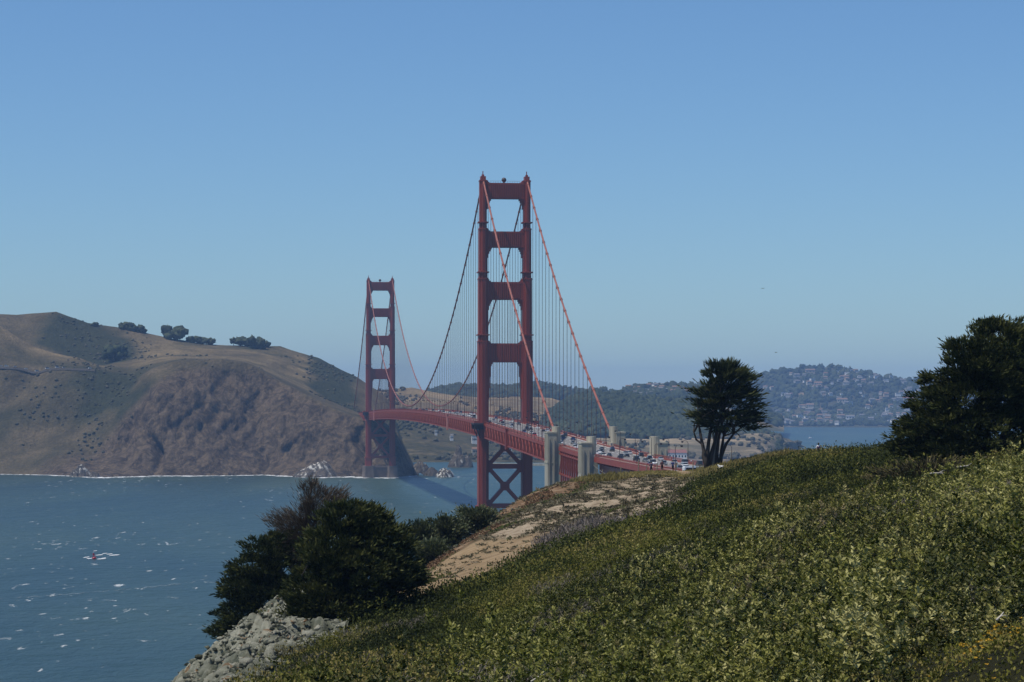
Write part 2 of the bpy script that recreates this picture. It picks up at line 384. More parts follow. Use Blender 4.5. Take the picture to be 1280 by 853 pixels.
hA = Loft([
    shore([(-80, 593), (0, 593), (60, 594), (105, 596), (130, 597), (200, 595), (260, 595), (330, 594), (370, 596), (400, 597), (440, 596), (460, 596.5), (500, 596), (524, 594), (530, 592)]),
    [(-80, 2980, 545), (0, 2980, 545), (60, 2950, 560), (120, 2920, 572), (180, 2895, 555), (260, 2890, 545), (330, 2900, 560), (380, 2860, 575), (440, 2830, 570), (470, 2830, 568), (500, 2835, 572), (520, 2850, 590), (530, 2870, 600)],
    [(-80, 3040, 500), (0, 3040, 500), (60, 3020, 510), (120, 2990, 520), (170, 2950, 505), (200, 2930, 490), (260, 2930, 490), (320, 2945, 510), (380, 2900, 530), (440, 2860, 545), (470, 2850, 545), (500, 2850, 555), (518, 2860, 585), (530, 2890, 602)],
    [(-80, 3090, 458), (0, 3090, 458), (60, 3090, 459), (120, 3080, 463), (160, 3050, 470), (190, 2990, 460), (225, 2985, 450), (280, 2985, 449), (310, 2985, 455), (350, 2970, 479), (400, 2930, 503), (440, 2900, 520), (470, 2880, 526), (495, 2875, 536), (517, 2880, 580), (530, 2910, 604)],
    [(-80, 3200, 400), (0, 3200, 404), (30, 3200, 425), (65, 3180, 440), (100, 3180, 447), (128, 3160, 459), (160, 3200, 453), (200, 3150, 448), (240, 3150, 444), (300, 3120, 448), (340, 3150, 463), (380, 3180, 480), (420, 3150, 500), (450, 3100, 514), (480, 3050, 524), (500, 2980, 545), (517, 2940, 580), (530, 2950, 606)],
    [(-80, 3300, 430), (0, 3300, 430), (60, 3290, 448), (130, 3290, 456), (170, 3290, 448), (220, 3290, 441), (300, 3250, 443), (340, 3250, 452), (380, 3280, 465), (430, 3250, 485), (460, 3200, 505), (480, 3200, 515), (500, 3050, 550), (517, 3000, 585), (530, 3000, 606)],
    [(-80, 3450, 396), (0, 3450, 394), (20, 3450, 395), (45, 3450, 393), (70, 3450, 391), (90, 3450, 398), (110, 3450, 405), (140, 3450, 410), (170, 3450, 415), (200, 3450, 422), (220, 3450, 427), (250, 3450, 431), (300, 3450, 433), (330, 3450, 435), (350, 3450, 434), (375, 3430, 441), (400, 3420, 448), (425, 3400, 460), (445, 3400, 469), (470, 3400, 487), (485, 3350, 500), (500, 3200, 545), (517, 3060, 585), (530, 3050, 606)],
    [(-80, 3800, 480), (200, 3800, 490), (400, 3700, 510), (480, 3600, 540), (500, 3400, 560), (517, 3150, 590), (530, 3100, 606)],
], -80, 530, 2.0, 16, amp=9, sc_=130, seed=3, smooth=3, warp=22, ridge_amp=0, keep=(0, 3, 6))
T = np.repeat(hA.t[:, None], len(hA.px), 1); PX = np.repeat(hA.px[None, :], len(hA.t), 0)
nz = fbm(hA.X / 90, hA.D / 60, 21, 5)
cliff = np.clip((3.05 - T) * 4 + nz * 3, 0, 1) * np.clip((PX - (30 + 62 * T) + 70 * nz) / 26, 0, 1)
dg1 = (hA.X * 0.75 + hA.Z * 0.9); dg2 = (hA.Z * 0.75 - hA.X * 0.9)      # strata lean across the face
wp_ = 30 * fbm(hA.X / 50, hA.Z / 50, 43, 3); dg1 = dg1 + wp_; dg2 = dg2 - wp_
crev = np.exp(-((PX - 190 - 9 * np.sin(hA.Z / 14)) / 5) ** 2) * np.clip((50 - hA.Z) / 20, 0, 1) + 0.8 * np.exp(-((PX - 452 - 6 * np.sin(hA.Z / 9)) / 5) ** 2) * np.clip((60 - hA.Z) / 20, 0, 1) + 0.6 * np.exp(-((PX - 150 - 0.25 * hA.Z) / 6) ** 2) * np.clip((25 - hA.Z) / 10, 0, 1)
rel = 18 * (ridged(dg1 / 150, dg2 / 70, 33, 6) - 0.62) + 5 * (ridged(dg1 / 60, dg2 / 9, 35, 5) - 0.62) + 11 * (ridged(hA.X / 13 + dg1 / 40, hA.Z / 22, 37, 5) - 0.6) + 20 * fbm(hA.X / 90, hA.Z / 220, 39, 6) + 24 * crev
face = np.clip((3.15 - T) * 1.5, 0, 1) * np.clip(T * 1.5 + 0.15, 0, 1) * np.clip(0.28 + cliff, 0, 1)
hA.D = hA.D + rel * face * 1.25
hA.Z = hA.Z - 11 * np.exp(-((PX - (62 * T - 25)) / 26) ** 2) * np.clip(T - 0.8, 0, 1) * np.clip((3.4 - T) * 2, 0, 1) - 7 * np.exp(-((PX - (40 * T - 75)) / 14) ** 2) * np.clip(T - 0.8, 0, 1) * np.clip((3.4 - T) * 2, 0, 1)
hA.Z = hA.Z + 5 * (ridged(hA.X / 60, hA.D / 120, 41, 4) - 0.6) * np.clip(T - 3.2, 0, 1) * np.clip((6 - T) * 2, 0, 1)
gold = np.clip(np.clip((T - 3.3) * 2.5, 0, 1) * (0.85 + 3.0 * nz) * np.where(PX > 165, 1, 0.35) * np.clip((560 - PX) / 120, 0.2, 1) + np.clip(1 - abs(T - 3.95) * 2.2, 0, 1) * (PX < 132) * 0.9 + np.clip((PX - 475) / 40, 0, 1), 0, 1)
green = np.clip((np.clip(1 - abs(PX - 110) / 75, 0, 1) * np.clip((T - 4.3) * 2, 0, 1) * np.clip((6.3 - T) * 1.5, 0.15, 1) * 1.6 + np.clip(1 - abs(PX - 420) / 40, 0, 1) * np.clip((T - 3.4) * 2, 0, 1) * 1.5
                + np.clip(1 - abs(PX - 150) / 120, 0, 1) * np.clip(1 - abs(T - 2.3) / 1.2, 0, 1) * 1.3) * 1.4 + 3.0 * nz, 0, 1) * (1 - cliff)
M['headland'] = hill_mat('headland_ground', [(0.30, (0.048, 0.041, 0.021)), (0.5, (0.092, 0.075, 0.042)), (0.70, (0.150, 0.115, 0.066))], 0.02,
                         [(0.32, (0.020, 0.015, 0.010)), (0.42, (0.072, 0.053, 0.035)), (0.58, (0.135, 0.101, 0.066)), (0.68, (0.075, 0.051, 0.035)), (0.8, (0.19, 0.15, 0.105))], 5.0,
                         (('gold', [(0.3, (0.085, 0.068, 0.036)), (0.5, (0.185, 0.14, 0.074)), (0.7, (0.28, 0.21, 0.115))], 0.03), ('green', [(0.3, (0.022, 0.027, 0.014)), (0.6, (0.042, 0.046, 0.022)), (0.8, (0.075, 0.068, 0.036))], 0.05)), fine=0.16)
hA.mesh('headland', M['headland'], cliff, {'gold': gold, 'green': green})

hB = Loft([
    shore([(460, 579), (530, 578), (600, 578), (690, 579), (760, 580), (800, 581)]),
    [(460, 3550, 560), (530, 3550, 562), (560, 3550, 566), (600, 3520, 568), (650, 3500, 572), (690, 3480, 574), (800, 3500, 574)],
    [(460, 3850, 520), (530, 3850, 527), (600, 3850, 538), (650, 3800, 547), (700, 3750, 553), (800, 3800, 560)],
    [(460, 4100, 497), (520, 4100, 502), (560, 4100, 509), (600, 4100, 515), (650, 4050, 518), (700, 4000, 530), (800, 4100, 548)],
    row(4350, [(460, 488), (480, 486), (500, 485), (515, 484), (540, 490), (560, 493), (600, 496), (640, 495), (690, 498), (715, 505), (740, 516), (770, 540), (800, 560)]),
    row(4700, [(460, 510), (800, 560)]),
], 460, 800, 2.5, 12, amp=10, sc_=150, seed=8, smooth=2, keep=(0, 4))
zb = np.clip((2.3 - np.repeat(hB.t[:, None], len(hB.px), 1)) * 1.5 + fbm(hB.X / 120, hB.D / 120, 5, 4) * 3, 0, 1)
M['golden'] = hill_mat('golden_ground', [(0.32, (0.075, 0.066, 0.034)), (0.48, (0.19, 0.14, 0.074)), (0.68, (0.30, 0.22, 0.115))], 0.008,
                       [(0.35, (0.030, 0.033, 0.016)), (0.55, (0.066, 0.058, 0.030)), (0.72, (0.15, 0.115, 0.066))], 3.0)
hB.mesh('golden_hill', M['golden'], zb)

hC = Loft([
    [(670, 3700, 566), (750, 3650, 572), (830, 3600, 574), (980, 3700, 574)],
    [(670, 3900, 545), (720, 3900, 532), (800, 3900, 538), (860, 3900, 542), (980, 4000, 558)],
    [(670, 4100, 530), (700, 4100, 513), (745, 4100, 507), (800, 4100, 514), (860, 4150, 522), (920, 4200, 537), (980, 4200, 552)],
    row(4300, [(670, 528), (690, 518), (705, 508), (720, 500), (745, 496), (770, 497), (800, 500), (860, 507), (900, 517), (940, 535), (980, 555)]),
    row(4700, [(670, 550), (980, 575)]),
], 670, 980, 3.0, 10, amp=8, sc_=140, seed=14, smooth=2, keep=(3,))
M['woodfloor'] = hill_mat('woodland_ground', [(0.35, (0.030, 0.036, 0.020)), (0.55, (0.05, 0.052, 0.028)), (0.75, (0.10, 0.085, 0.05))], 0.01, None, 3.0)
hC.mesh('wooded_ridge', M['woodfloor'])

hD = Loft([
    shore([(680, 579), (760, 581), (830, 582), (900, 581), (950, 579), (975, 572), (990, 565), (1000, 560), (1008, 558.5)]),
    [(680, 3500, 570), (760, 3480, 572), (830, 3480, 574), (900, 3500, 573), (950, 3560, 569), (975, 3950, 563), (990, 4200, 558), (1000, 4450, 557), (1008, 4600, 559)],
    [(680, 3600, 556), (760, 3600, 557), (830, 3600, 561), (880, 3650, 561), (940, 3700, 557), (970, 3950, 553), (990, 4230, 552), (1000, 4480, 556), (1008, 4620, 559)],
    [(680, 3800, 546), (760, 3800, 547), (830, 3800, 549), (860, 3850, 545), (900, 3900, 543), (950, 3950, 542), (970, 4050, 544), (990, 4300, 550), (1000, 4500, 556), (1008, 4640, 559)],
    [(680, 4500, 560), (900, 4500, 560), (1008, 4700, 562)],
], 680, 1008, 2.0, 12, amp=5, sc_=110, seed=24, smooth=1, warp=14, keep=(0, 3))
zd = np.clip(1.2 - np.abs(np.repeat(hD.t[:, None], len(hD.px), 1) - 0.6) + fbm(hD.X / 60, hD.D / 60, 6, 4) * 2, 0, 1)
M['bluffground'] = hill_mat('low_bluff_ground', [(0.34, (0.075, 0.072, 0.040)), (0.48, (0.14, 0.115, 0.065)), (0.6, (0.28, 0.22, 0.14)), (0.75, (0.36, 0.29, 0.19))], 0.012,
                            [(0.3, (0.08, 0.07, 0.05)), (0.6, (0.17, 0.135, 0.095))], 3.0, stretch=(0.5, 1, 3))
hD.mesh('low_bluff', M['bluffground'], zd)

hS = Loft([
    row(5000, [(470, 520), (760, 524), (980, 540)]),
    row(5400, [(470, 506), (540, 500), (640, 499), (760, 500), (860, 500), (910, 508), (980, 535)]),
    row(5800, [(470, 502), (530, 497), (550, 488), (575, 485), (600, 489), (640, 490), (665, 484), (690, 487), (720, 491), (745, 490), (775, 489), (790, 488), (820, 486), (860, 484), (900, 488), (930, 502), (980, 530)]),
    row(6400, [(470, 520), (980, 520)]),
], 470, 980, 3.0, 12, amp=10, sc_=200, seed=44, smooth=1, keep=(2,))
hS.mesh('middle_hill', hill_mat('middle_hill_ground', [(0.35, (0.04, 0.045, 0.025)), (0.5, (0.08, 0.075, 0.04)), (0.62, (0.24, 0.18, 0.10)), (0.75, (0.3, 0.22, 0.12))], 0.005, None, 3.0))

hE = Loft([
    shore([(800, 534), (950, 534), (1100, 534.5), (1340, 535)]),
    row(7950, [(800, 520), (950, 522), (1100, 523), (1340, 524)]),
    row(8200, [(800, 503), (900, 500), (1000, 493), (1100, 497), (1340, 505)]),
    row(8600, [(800, 487), (860, 486), (900, 484), (930, 478), (945, 473), (960, 467), (985, 464), (1000, 461), (1030, 460), (1060, 462), (1080, 466), (1100, 471), (1130, 474), (1160, 473), (1200, 477), (1340, 483)]),
    row(9600, [(800, 520), (1340, 520)]),
], 800, 1340, 3.0, 12, amp=14, sc_=260, seed=54, smooth=1, keep=(0, 3))
hE.mesh('far_hill', hill_mat('far_hill_ground', [(0.35, (0.035, 0.042, 0.025)), (0.55, (0.07, 0.066, 0.04)), (0.70, (0.22, 0.16, 0.10)), (0.8, (0.3, 0.22, 0.14))], 0.004, None, 3.0))

hF = Loft([
    row(12500, [(380, 500), (1400, 500)]),
    row(14000, [(380, 490), (480, 489), (560, 487), (620, 485.5), (700, 484.5), (760, 487), (820, 489), (900, 487), (1000, 489), (1400, 490)]),
    row(15500, [(380, 505), (1400, 505)]),
], 380, 1400, 6.0, 6, amp=20, sc_=600, seed=64, smooth=0)
hF.mesh('distant_mountains', hill_mat('mountain_ground', [(0.4, (0.05, 0.055, 0.04)), (0.6, (0.14, 0.12, 0.08))], 0.002, None, 3.0))

# merged crowns for woods that read as one mass
def ico():
    t = (1 + 5 ** 0.5) / 2
    v = np.array([(-1, t, 0), (1, t, 0), (-1, -t, 0), (1, -t, 0), (0, -1, t), (0, 1, t), (0, -1, -t), (0, 1, -t), (t, 0, -1), (t, 0, 1), (-t, 0, -1), (-t, 0, 1)], float)
    v /= np.linalg.norm(v[0])
    f = [(0, 11, 5), (0, 5, 1), (0, 1, 7), (0, 7, 10), (0, 10, 11), (1, 5, 9), (5, 11, 4), (11, 10, 2), (10, 7, 6), (7, 1, 8), (3, 9, 4), (3, 4, 2), (3, 2, 6), (3, 6, 8), (3, 8, 9), (4, 9, 5), (2, 4, 11), (6, 2, 10), (8, 6, 7), (9, 8, 1)]
    vs = [tuple(x) for x in v]; cache = {}; f0 = np.array(f)
    def mid(a, b):
        k = (min(a, b), max(a, b))
        if k not in cache:
            m = (np.array(vs[a]) + np.array(vs[b])) / 2; vs.append(tuple(m / np.linalg.norm(m))); cache[k] = len(vs) - 1
        return cache[k]
    g = []
    for a, b, c in f:
        x, y, z = mid(a, b), mid(b, c), mid(c, a); g += [(a, x, z), (b, y, x), (c, z, y), (x, y, z)]
    return np.array(vs), np.array(g), f0
ICO_V, ICO_F, ICO12 = ico()

def blobs(pos, rad, hgt, rough=0.28, tint=None, sink=0.35, low=False):
    """many rough crowns or stones in one mesh: arrays verts, faces, tint"""
    BV, BF = (ICO_V[:12], ICO12) if low else (ICO_V, ICO_F)
    n = len(pos); k = len(BV)
    j = 1 + rough * rng.normal(size=(n, k, 1))
    V = BV[None] * j
    V = V * np.stack([rad, rad, hgt], -1)[:, None, :]
    V = V + np.asarray(pos)[:, None, :] + np.stack([0 * hgt, 0 * hgt, hgt * (1 - sink)], -1)[:, None, :]
    Fc = BF[None] + (np.arange(n) * k)[:, None, None]
    tt = np.repeat((rng.random(n) if tint is None else tint)[:, None], k, 1) + rng.normal(size=(n, k)) * 0.12
    return V.reshape(-1, 3), Fc.reshape(-1, 3), np.clip(tt, 0, 1).reshape(-1)

def wood(name, label, loft, n, pxr, tr, r0, r1, dens=None, mat='wood', tall=1.2, sink=0.35, cat='woodland'):
    px = rng.uniform(*pxr, n); t = rng.uniform(*tr, n); p = loft.at(px, t)
    keep = p[:, 2] > 3
    if dens is not None: keep &= dens(px, t, p) > rng.random(n)
    p = p[keep]; r = rng.uniform(r0, r1, len(p))
    V, Fc, tt = blobs(p, r, r * rng.uniform(0.8, tall, len(p)), tint=np.clip(0.5 + 1.3 * fbm(p[:, 0] / 90, p[:, 1] / 90, 77, 3) + rng.normal(size=len(p)) * 0.16, 0, 1), sink=sink)
    o = link(name, np_mesh(name, V, Fc, M[mat], 3, {'tint': tt}))
    tag(o, label, cat, kind='stuff'); return o

wood('ridge_woodland', 'dense dark green woodland covering the rounded ridge behind the bridge', hC, 6500, (675, 975), (0.7, 3.25), 3.5, 7)
wood('middle_woodland', 'hazy dark woodland on the hill between the golden hill and the far mountains', hS, 3200, (535, 975), (0.9, 2.15), 4.5, 10,
     lambda px, t, p: np.where(px < 700, 0.95, np.where((px > 700) & (px < 780) & (t > 1.5), 0.12, 0.6)))
wood('hillside_woodland', 'hazy dark woodland between the houses of the far hill across the bay', hE, 5200, (805, 1300), (0.05, 3.12), 5, 10,
     lambda px, t, p: np.clip(1.0 + 2.0 * fbm(p[:, 0] / 200, p[:, 1] / 200, 99, 3), 0.3, 1))
wood('headland_scrub', 'dark low scrub in patches over the brown headland slopes', hA, 8000, (-70, 500), (0.6, 6.2), 0.7, 2.2,
     lambda px, t, p: np.clip(3.2 * fbm(p[:, 0] / 90, p[:, 1] / 90, 55, 4) + np.where((px > 50) & (px < 190) & (t > 4.4), 0.5, 0) + np.where((px > 385) & (t > 3.3), 0.4, 0)
                              - np.where((px > 170) & (t < 3.1), 0.7, 0.28), 0, 1), 'scrub', 0.8, 0.55, 'scrub')
wood('golden_hill_scrub', 'dark scrub dotted over the golden hill and its lower slope behind the bridge', hB, 7000, (465, 790), (0.2, 4.0), 1.3, 3.8,
     lambda px, t, p: np.clip(0.62 - 0.15 * t + 3.2 * fbm(p[:, 0] / 130, p[:, 1] / 130, 66, 4), 0, 1), 'scrub', 1.0, 0.45, 'scrub')
wood('low_bluff_scrub', 'low green scrub on the flat bluff beside the bay', hD, 900, (685, 1000), (0.6, 3.3), 2, 5,
     lambda px, t, p: np.clip(0.35 + 2.6 * fbm(p[:, 0] / 100, p[:, 1] / 100, 67, 4), 0, 1), 'scrub', 0.9, 0.45, 'scrub')

# ------------------------------------------------------------------ the near bluff: thin-plate ground through surveyed points
VEG = {'T': 2.15, 'M': 0.95, 'G': 0.6, 'Y': 0.25, 'S': 0.0, 'R': 0.1, 'D': 0.0, 'K': 0.0, 'N': 0.0}
SURVEY = [  # column, row, distance, cover class
    (1275, 852, 31, 'N'), (1215, 852, 31.5, 'N'), (1160, 853, 32, 'N'), (1245, 815, 35.5, 'N'), (1190, 812, 36, 'N'), (1000, 853, 32, 'T'), (640, 853, 36, 'T'), (480, 853, 46, 'T'), (300, 853, 78, 'M'),
    (350, 853, 66, 'M'), (425, 853, 57, 'M'), (505, 838, 72, 'M'), (565, 812, 84, 'M'), (640, 776, 96, 'M'), (735, 732, 102, 'M'), (830, 690, 106, 'M'), (920, 655, 112, 'M'),
    (1280, 700, 46, 'T'), (1000, 740, 52, 'T'), (800, 770, 60, 'T'),
    (1300, 586, 66, 'T'), (1180, 612, 69, 'T'), (1100, 632, 73, 'T'), (1000, 646, 80, 'T'), (900, 664, 88, 'T'), (800, 692, 92, 'T'), (700, 742, 90, 'T'), (600, 792, 84, 'T'), (540, 830, 74, 'T'),
    (1250, 590, 130, 'M'), (1100, 606, 130, 'M'), (1000, 604, 150, 'M'), (950, 586, 195, 'M'), (1000, 566, 228, 'M'), (1080, 561, 235, 'M'), (1160, 572, 200, 'M'), (1210, 588, 170, 'M'),
    (940, 579, 240, 'M'), (900, 596, 258, 'Y'), (882, 586, 300, 'Y'), (915, 578, 310, 'Y'), (860, 592, 330, 'Y'), (840, 599, 352, 'D'), (800, 600, 350, 'Y'), (760, 600, 346, 'Y'), (700, 609, 336, 'Y'), (665, 620, 327, 'R'),
    (640, 630, 322, 'R'), (620, 646, 315, 'R'), (600, 666, 300, 'R'), (560, 690, 272, 'R'), (535, 706, 250, 'R'), (540, 722, 220, 'D'),
    (540, 740, 190, 'D'), (640, 697, 200, 'D'), (720, 664, 213, 'G'), (800, 644, 228, 'S'), (765, 656, 219, 'G'), (880, 612, 255, 'S'),
    (750, 620, 292, 'S'), (700, 628, 292, 'S'), (820, 615, 300, 'S'), (860, 604, 310, 'S'), (680, 642, 270, 'S'), (640, 660, 262, 'R'), (660, 652, 250, 'S'), (730, 640, 262, 'S'), (630, 680, 235, 'D'), (600, 712, 210, 'D'), (660, 678, 222, 'D'), (600, 690, 240, 'D'), (700, 652, 246, 'S'), (780, 632, 255, 'S'), (840, 622, 266, 'S'), (620, 706, 205, 'D'),
    (700, 702, 150, 'M'), (600, 746, 150, 'M'), (500, 772, 150, 'M'), (450, 792, 135, 'M'), (400, 812, 122, 'M'), (850, 650, 150, 'M'), (800, 672, 130, 'M'), (700, 724, 116, 'M'), (600, 772, 110, 'M'), (500, 812, 106, 'M'), (420, 842, 96, 'M'), (360, 836, 112, 'M'),
    (660, 690, 185, 'M'), (780, 655, 195, 'M'), (900, 620, 200, 'M'),
    (400, 812, 150, 'K'), (365, 770, 182, 'K'), (350, 756, 188, 'K'), (300, 796, 172, 'K'), (240, 851, 152, 'K'), (330, 802, 152, 'K'), (285, 838, 138, 'K'), (310, 850, 112, 'K'),
    (440, 770, 175, 'M'), (480, 740, 205, 'M'),
]
GROUND = [  # x, y, z, class: ground the photo does not show, so the bluff goes on behind the camera and down to the sea
    (0, 0, 88.5, 'M'), (10, -20, 88.8, 'M'), (-6, 2, 87.6, 'M'), (-14, 20, 82, 'M'), (-25, 30, 68, 'K'), (-48, 50, 38, 'K'), (-80, 70, 4, 'K'), (-30, -20, 75, 'M'), (-80, -30, 20, 'K'), (40, -25, 89.5, 'M'),
    (-12.5, 70, 79, 'M'), (-17, 70, 73, 'K'), (-16.5, 95, 74.5, 'K'), (-30, 100, 55, 'K'), (-26, 150, 64, 'K'), (-40, 150, 38, 'K'), (-75, 150, 3, 'K'), (-27, 185, 64, 'K'), (-42, 200, 34, 'K'), (-75, 230, 2, 'K'), (-22, 215, 66, 'M'),
    (-18, 260, 62, 'M'), (-30, 280, 44, 'K'), (-60, 320, 5, 'K'), (-14, 310, 60, 'M'), (-25, 360, 36, 'K'), (-5, 370, 56, 'M'), (-30, 440, 10, 'K'), (15, 400, 64, 'M'), (30, 400, 70, 'M'), (45, 440, 70, 'M'),
    (0, 460, 38, 'M'), (40, 560, 62, 'M'), (10, 600, 20, 'M'), (-30, 620, -3, 'M'), (60, 700, 64.2, 'M'), (100, 720, 64.2, 'M'), (64, 800, 64.0, 'M'), (110, 800, 64.0, 'M'), (40, 760, 55, 'M'), (10, 800, 18, 'M'), (-30, 900, -3, 'M'), (80, 900, 40, 'M'), (60, 1000, 8, 'M'), (120, 1000, 10, 'M'), (0, 1100, -4, 'M'), (80, 1150, -4, 'M'),
    (22, 66, 87.2, 'T'), (40, 70, 87.5, 'T'), (70, 70, 88, 'T'), (45, 150, 87, 'M'), (60, 230, 86, 'M'), (55, 300, 82, 'M'), (90, 300, 83, 'M'), (90, 150, 88, 'M'), (120, 450, 74, 'M'), (150, 60, 92, 'M'), (200, 250, 86, 'M'), (250, 600, 66, 'M'), (250, 900, 40, 'M'), (180, 1100, -2, 'M'),
]
pts = []; cls = []
for px, py, d, c in SURVEY:
    p = P(px, py, d); pts.append((p.x, p.y, p.z - VEG[c])); cls.append(c)
for x, y, z, c in GROUND: pts.append((x, y, z)); cls.append(c)
pts = np.array(pts); cls = np.array(cls)
CS = 100.0
def tps(r2): return np.where(r2 > 0, r2 * np.log(np.maximum(r2, 1e-12)), 0)
XY = pts[:, :2] / CS; n_ = len(pts)
K_ = tps(((XY[:, None] - XY[None]) ** 2).sum(-1)) + np.eye(n_) * 2e-4
A_ = np.zeros((n_ + 3, n_ + 3)); A_[:n_, :n_] = K_; A_[:n_, n_] = 1; A_[:n_, n_ + 1:] = XY; A_[n_:, :n_] = A_[:n_, n_:].T
W_ = np.linalg.solve(A_, np.concatenate([pts[:, 2], np.zeros(3)]))
def ground0(x, y):
    x = np.asarray(x, float); y = np.asarray(y, float); sh = x.shape; q = np.stack([x.ravel(), y.ravel()], -1) / CS; out = np.zeros(len(q))
    for i in range(0, len(q), 40000):
        s = q[i:i + 40000]; out[i:i + 40000] = tps(((s[:, None] - XY[None]) ** 2).sum(-1)) @ W_[:n_] + W_[n_] + s @ W_[n_ + 1:]
    return out.reshape(sh)
CL = ['T', 'M', 'G', 'Y', 'S', 'R', 'D', 'K']
def classes(x, y):
    """soft cover weights from the nearest survey points, edges broken by noise"""
    x = np.asarray(x, float); y = np.asarray(y, float)
    wx = x + 3.0 * fbm(x / 6, y / 9, 201, 4) + 1.5 * fbm(x / 1.5, y / 3, 203, 2); wy = y + 14 * fbm(x / 6, y / 9, 202, 4)
    q = np.stack([wx.ravel(), wy.ravel()], -1); out = np.zeros((len(q), len(CL)))
    S = np.array([1.0, 0.45])
    for i in range(0, len(q), 40000):
        s = q[i:i + 40000]; d2 = (((s[:, None] - pts[None, :, :2]) * S) ** 2).sum(-1) + 0.3; w = 1 / d2 ** 2
        for k, c in enumerate(CL): out[i:i + 40000, k] = w[:, cls == c].sum(-1)
    out /= out.sum(-1, keepdims=True)
    return {c: out[:, k].reshape(x.shape) for k, c in enumerate(CL)}
def ground(x, y, cw=None):
    z = ground0(x, y)
    cw = cw or classes(x, y)
    z = z + 0.35 * fbm(x / 5, y / 5, 301, 4) + cw['S'] * 0.5 * fbm(x / 1.8, y / 2.5, 305, 3)
    z = z + cw['K'] * (2.2 * (ridged(x / 6, y / 6, 303, 4) - 0.6) + 1.0 * fbm(x / 2, y / 2, 304, 3))
    return z
xs = np.concatenate([-np.geomspace(45, 160, 26)[::-1], np.arange(-44, 64, 0.75), np.geomspace(64, 320, 24)])
ys = np.concatenate([np.arange(-45, 26, 4), np.arange(26, 380, 1.0), np.geomspace(380, 1250, 70)])
gx, gy = np.meshgrid(xs, ys)
cw = classes(gx, gy); gz = np.maximum(ground(gx, gy, cw), -4)
h_, w_ = gx.shape; idx = np.arange(h_ * w_).reshape(h_, w_)
Fc = np.stack([idx[:-1, :-1], idx[:-1, 1:], idx[1:, 1:], idx[1:, :-1]], -1).reshape(-1, 4)
def bluff_mat():
    m, n, l, b = mat_new('bluff_ground')
    def col(scale, stops, st=(1, 1, 1)): return ramp(n, l, noise_node(n, l, scale, 7, 0.65, stretch=st).outputs[0], stops).outputs[0]
    def att(a):
        q = n.new('ShaderNodeAttribute'); q.attribute_name = a; return q.outputs['Fac']
    c = col(0.6, [(0.35, (0.016, 0.017, 0.008)), (0.6, (0.036, 0.036, 0.015)), (0.75, (0.06, 0.05, 0.024))])          # litter under the scrub
    sand = col(0.9, [(0.32, (0.14, 0.10, 0.06)), (0.45, (0.29, 0.225, 0.15)), (0.62, (0.39, 0.315, 0.22)), (0.8, (0.32, 0.25, 0.17))])
    dirt = col(0.5, [(0.3, (0.17, 0.115, 0.06)), (0.5, (0.29, 0.205, 0.115)), (0.7, (0.37, 0.27, 0.16))], (0.35, 1.0, 1))
    red = col(0.45, [(0.32, (0.10, 0.065, 0.035)), (0.5, (0.19, 0.115, 0.062)), (0.66, (0.30, 0.22, 0.14))])
    yel = col(0.4, [(0.3, (0.12, 0.10, 0.035)), (0.55, (0.24, 0.19, 0.075)), (0.75, (0.32, 0.25, 0.13))])
    rock = col(0.9, [(0.3, (0.07, 0.075, 0.05)), (0.44, (0.20, 0.20, 0.145)), (0.6, (0.34, 0.33, 0.25)), (0.74, (0.25, 0.15, 0.07)), (0.8, (0.36, 0.345, 0.27))])
    grey = col(0.8, [(0.3, (0.09, 0.075, 0.06)), (0.7, (0.21, 0.18, 0.15))])
    for a, cc in (('S', sand), ('D', dirt), ('R', red), ('Y', yel), ('K', rock), ('G', grey)): c = mix(n, l, att(a), c, cc)
    l.new(c, b.inputs['Base Color']); b.inputs['Roughness'].default_value = 0.95; b.inputs['Specular IOR Level'].default_value = 0.12
    bump(n, l, noise_node(n, l, 2.2, 8, 0.72).outputs[0], b, 1.0, 0.35)
    return m
def sharpen(w): return np.clip((w - 0.36) / 0.28, 0, 1)
att = {c: sharpen(cw[c]).ravel() for c in 'SDRYKG'}
# the worn footpath beside the fence
pathline = np.array([(P(px, py, d).x, d) for px, py, d in [(690, 612, 332), (760, 604, 338), (800, 603, 342), (842, 602, 346), (880, 594, 318), (905, 590, 300)]])
pd = np.full(gx.shape, 1e9)
for a, b in zip(pathline[:-1], pathline[1:]):
    ab = b - a; tt = np.clip(((gx - a[0]) * ab[0] + (gy - a[1]) * ab[1]) / (ab @ ab), 0, 1)
    pd = np.minimum(pd, np.hypot(gx - a[0] - tt * ab[0], (gy - a[1] - tt * ab[1])))
pm = np.clip(1.6 - pd, 0, 1).ravel()
bare = np.clip(1.8 - np.hypot((gx - 34.5) / 2.2, (gy - 234) / 7), 0, 1).ravel()
pm = np.maximum(pm, bare)
att['Y'] *= 1 - pm; att['R'] *= 1 - pm; att['D'] = np.maximum(att['D'], pm)
bluff = link('bluff', np_mesh('bluff', np.stack([gx, gy, gz], -1).reshape(-1, 3), Fc, bluff_mat(), 4, att, smooth=True)); tag(bluff, kind='structure')
def gz1(x, y): return float(ground(np.array([float(x)]), np.array([float(y)]))[0])

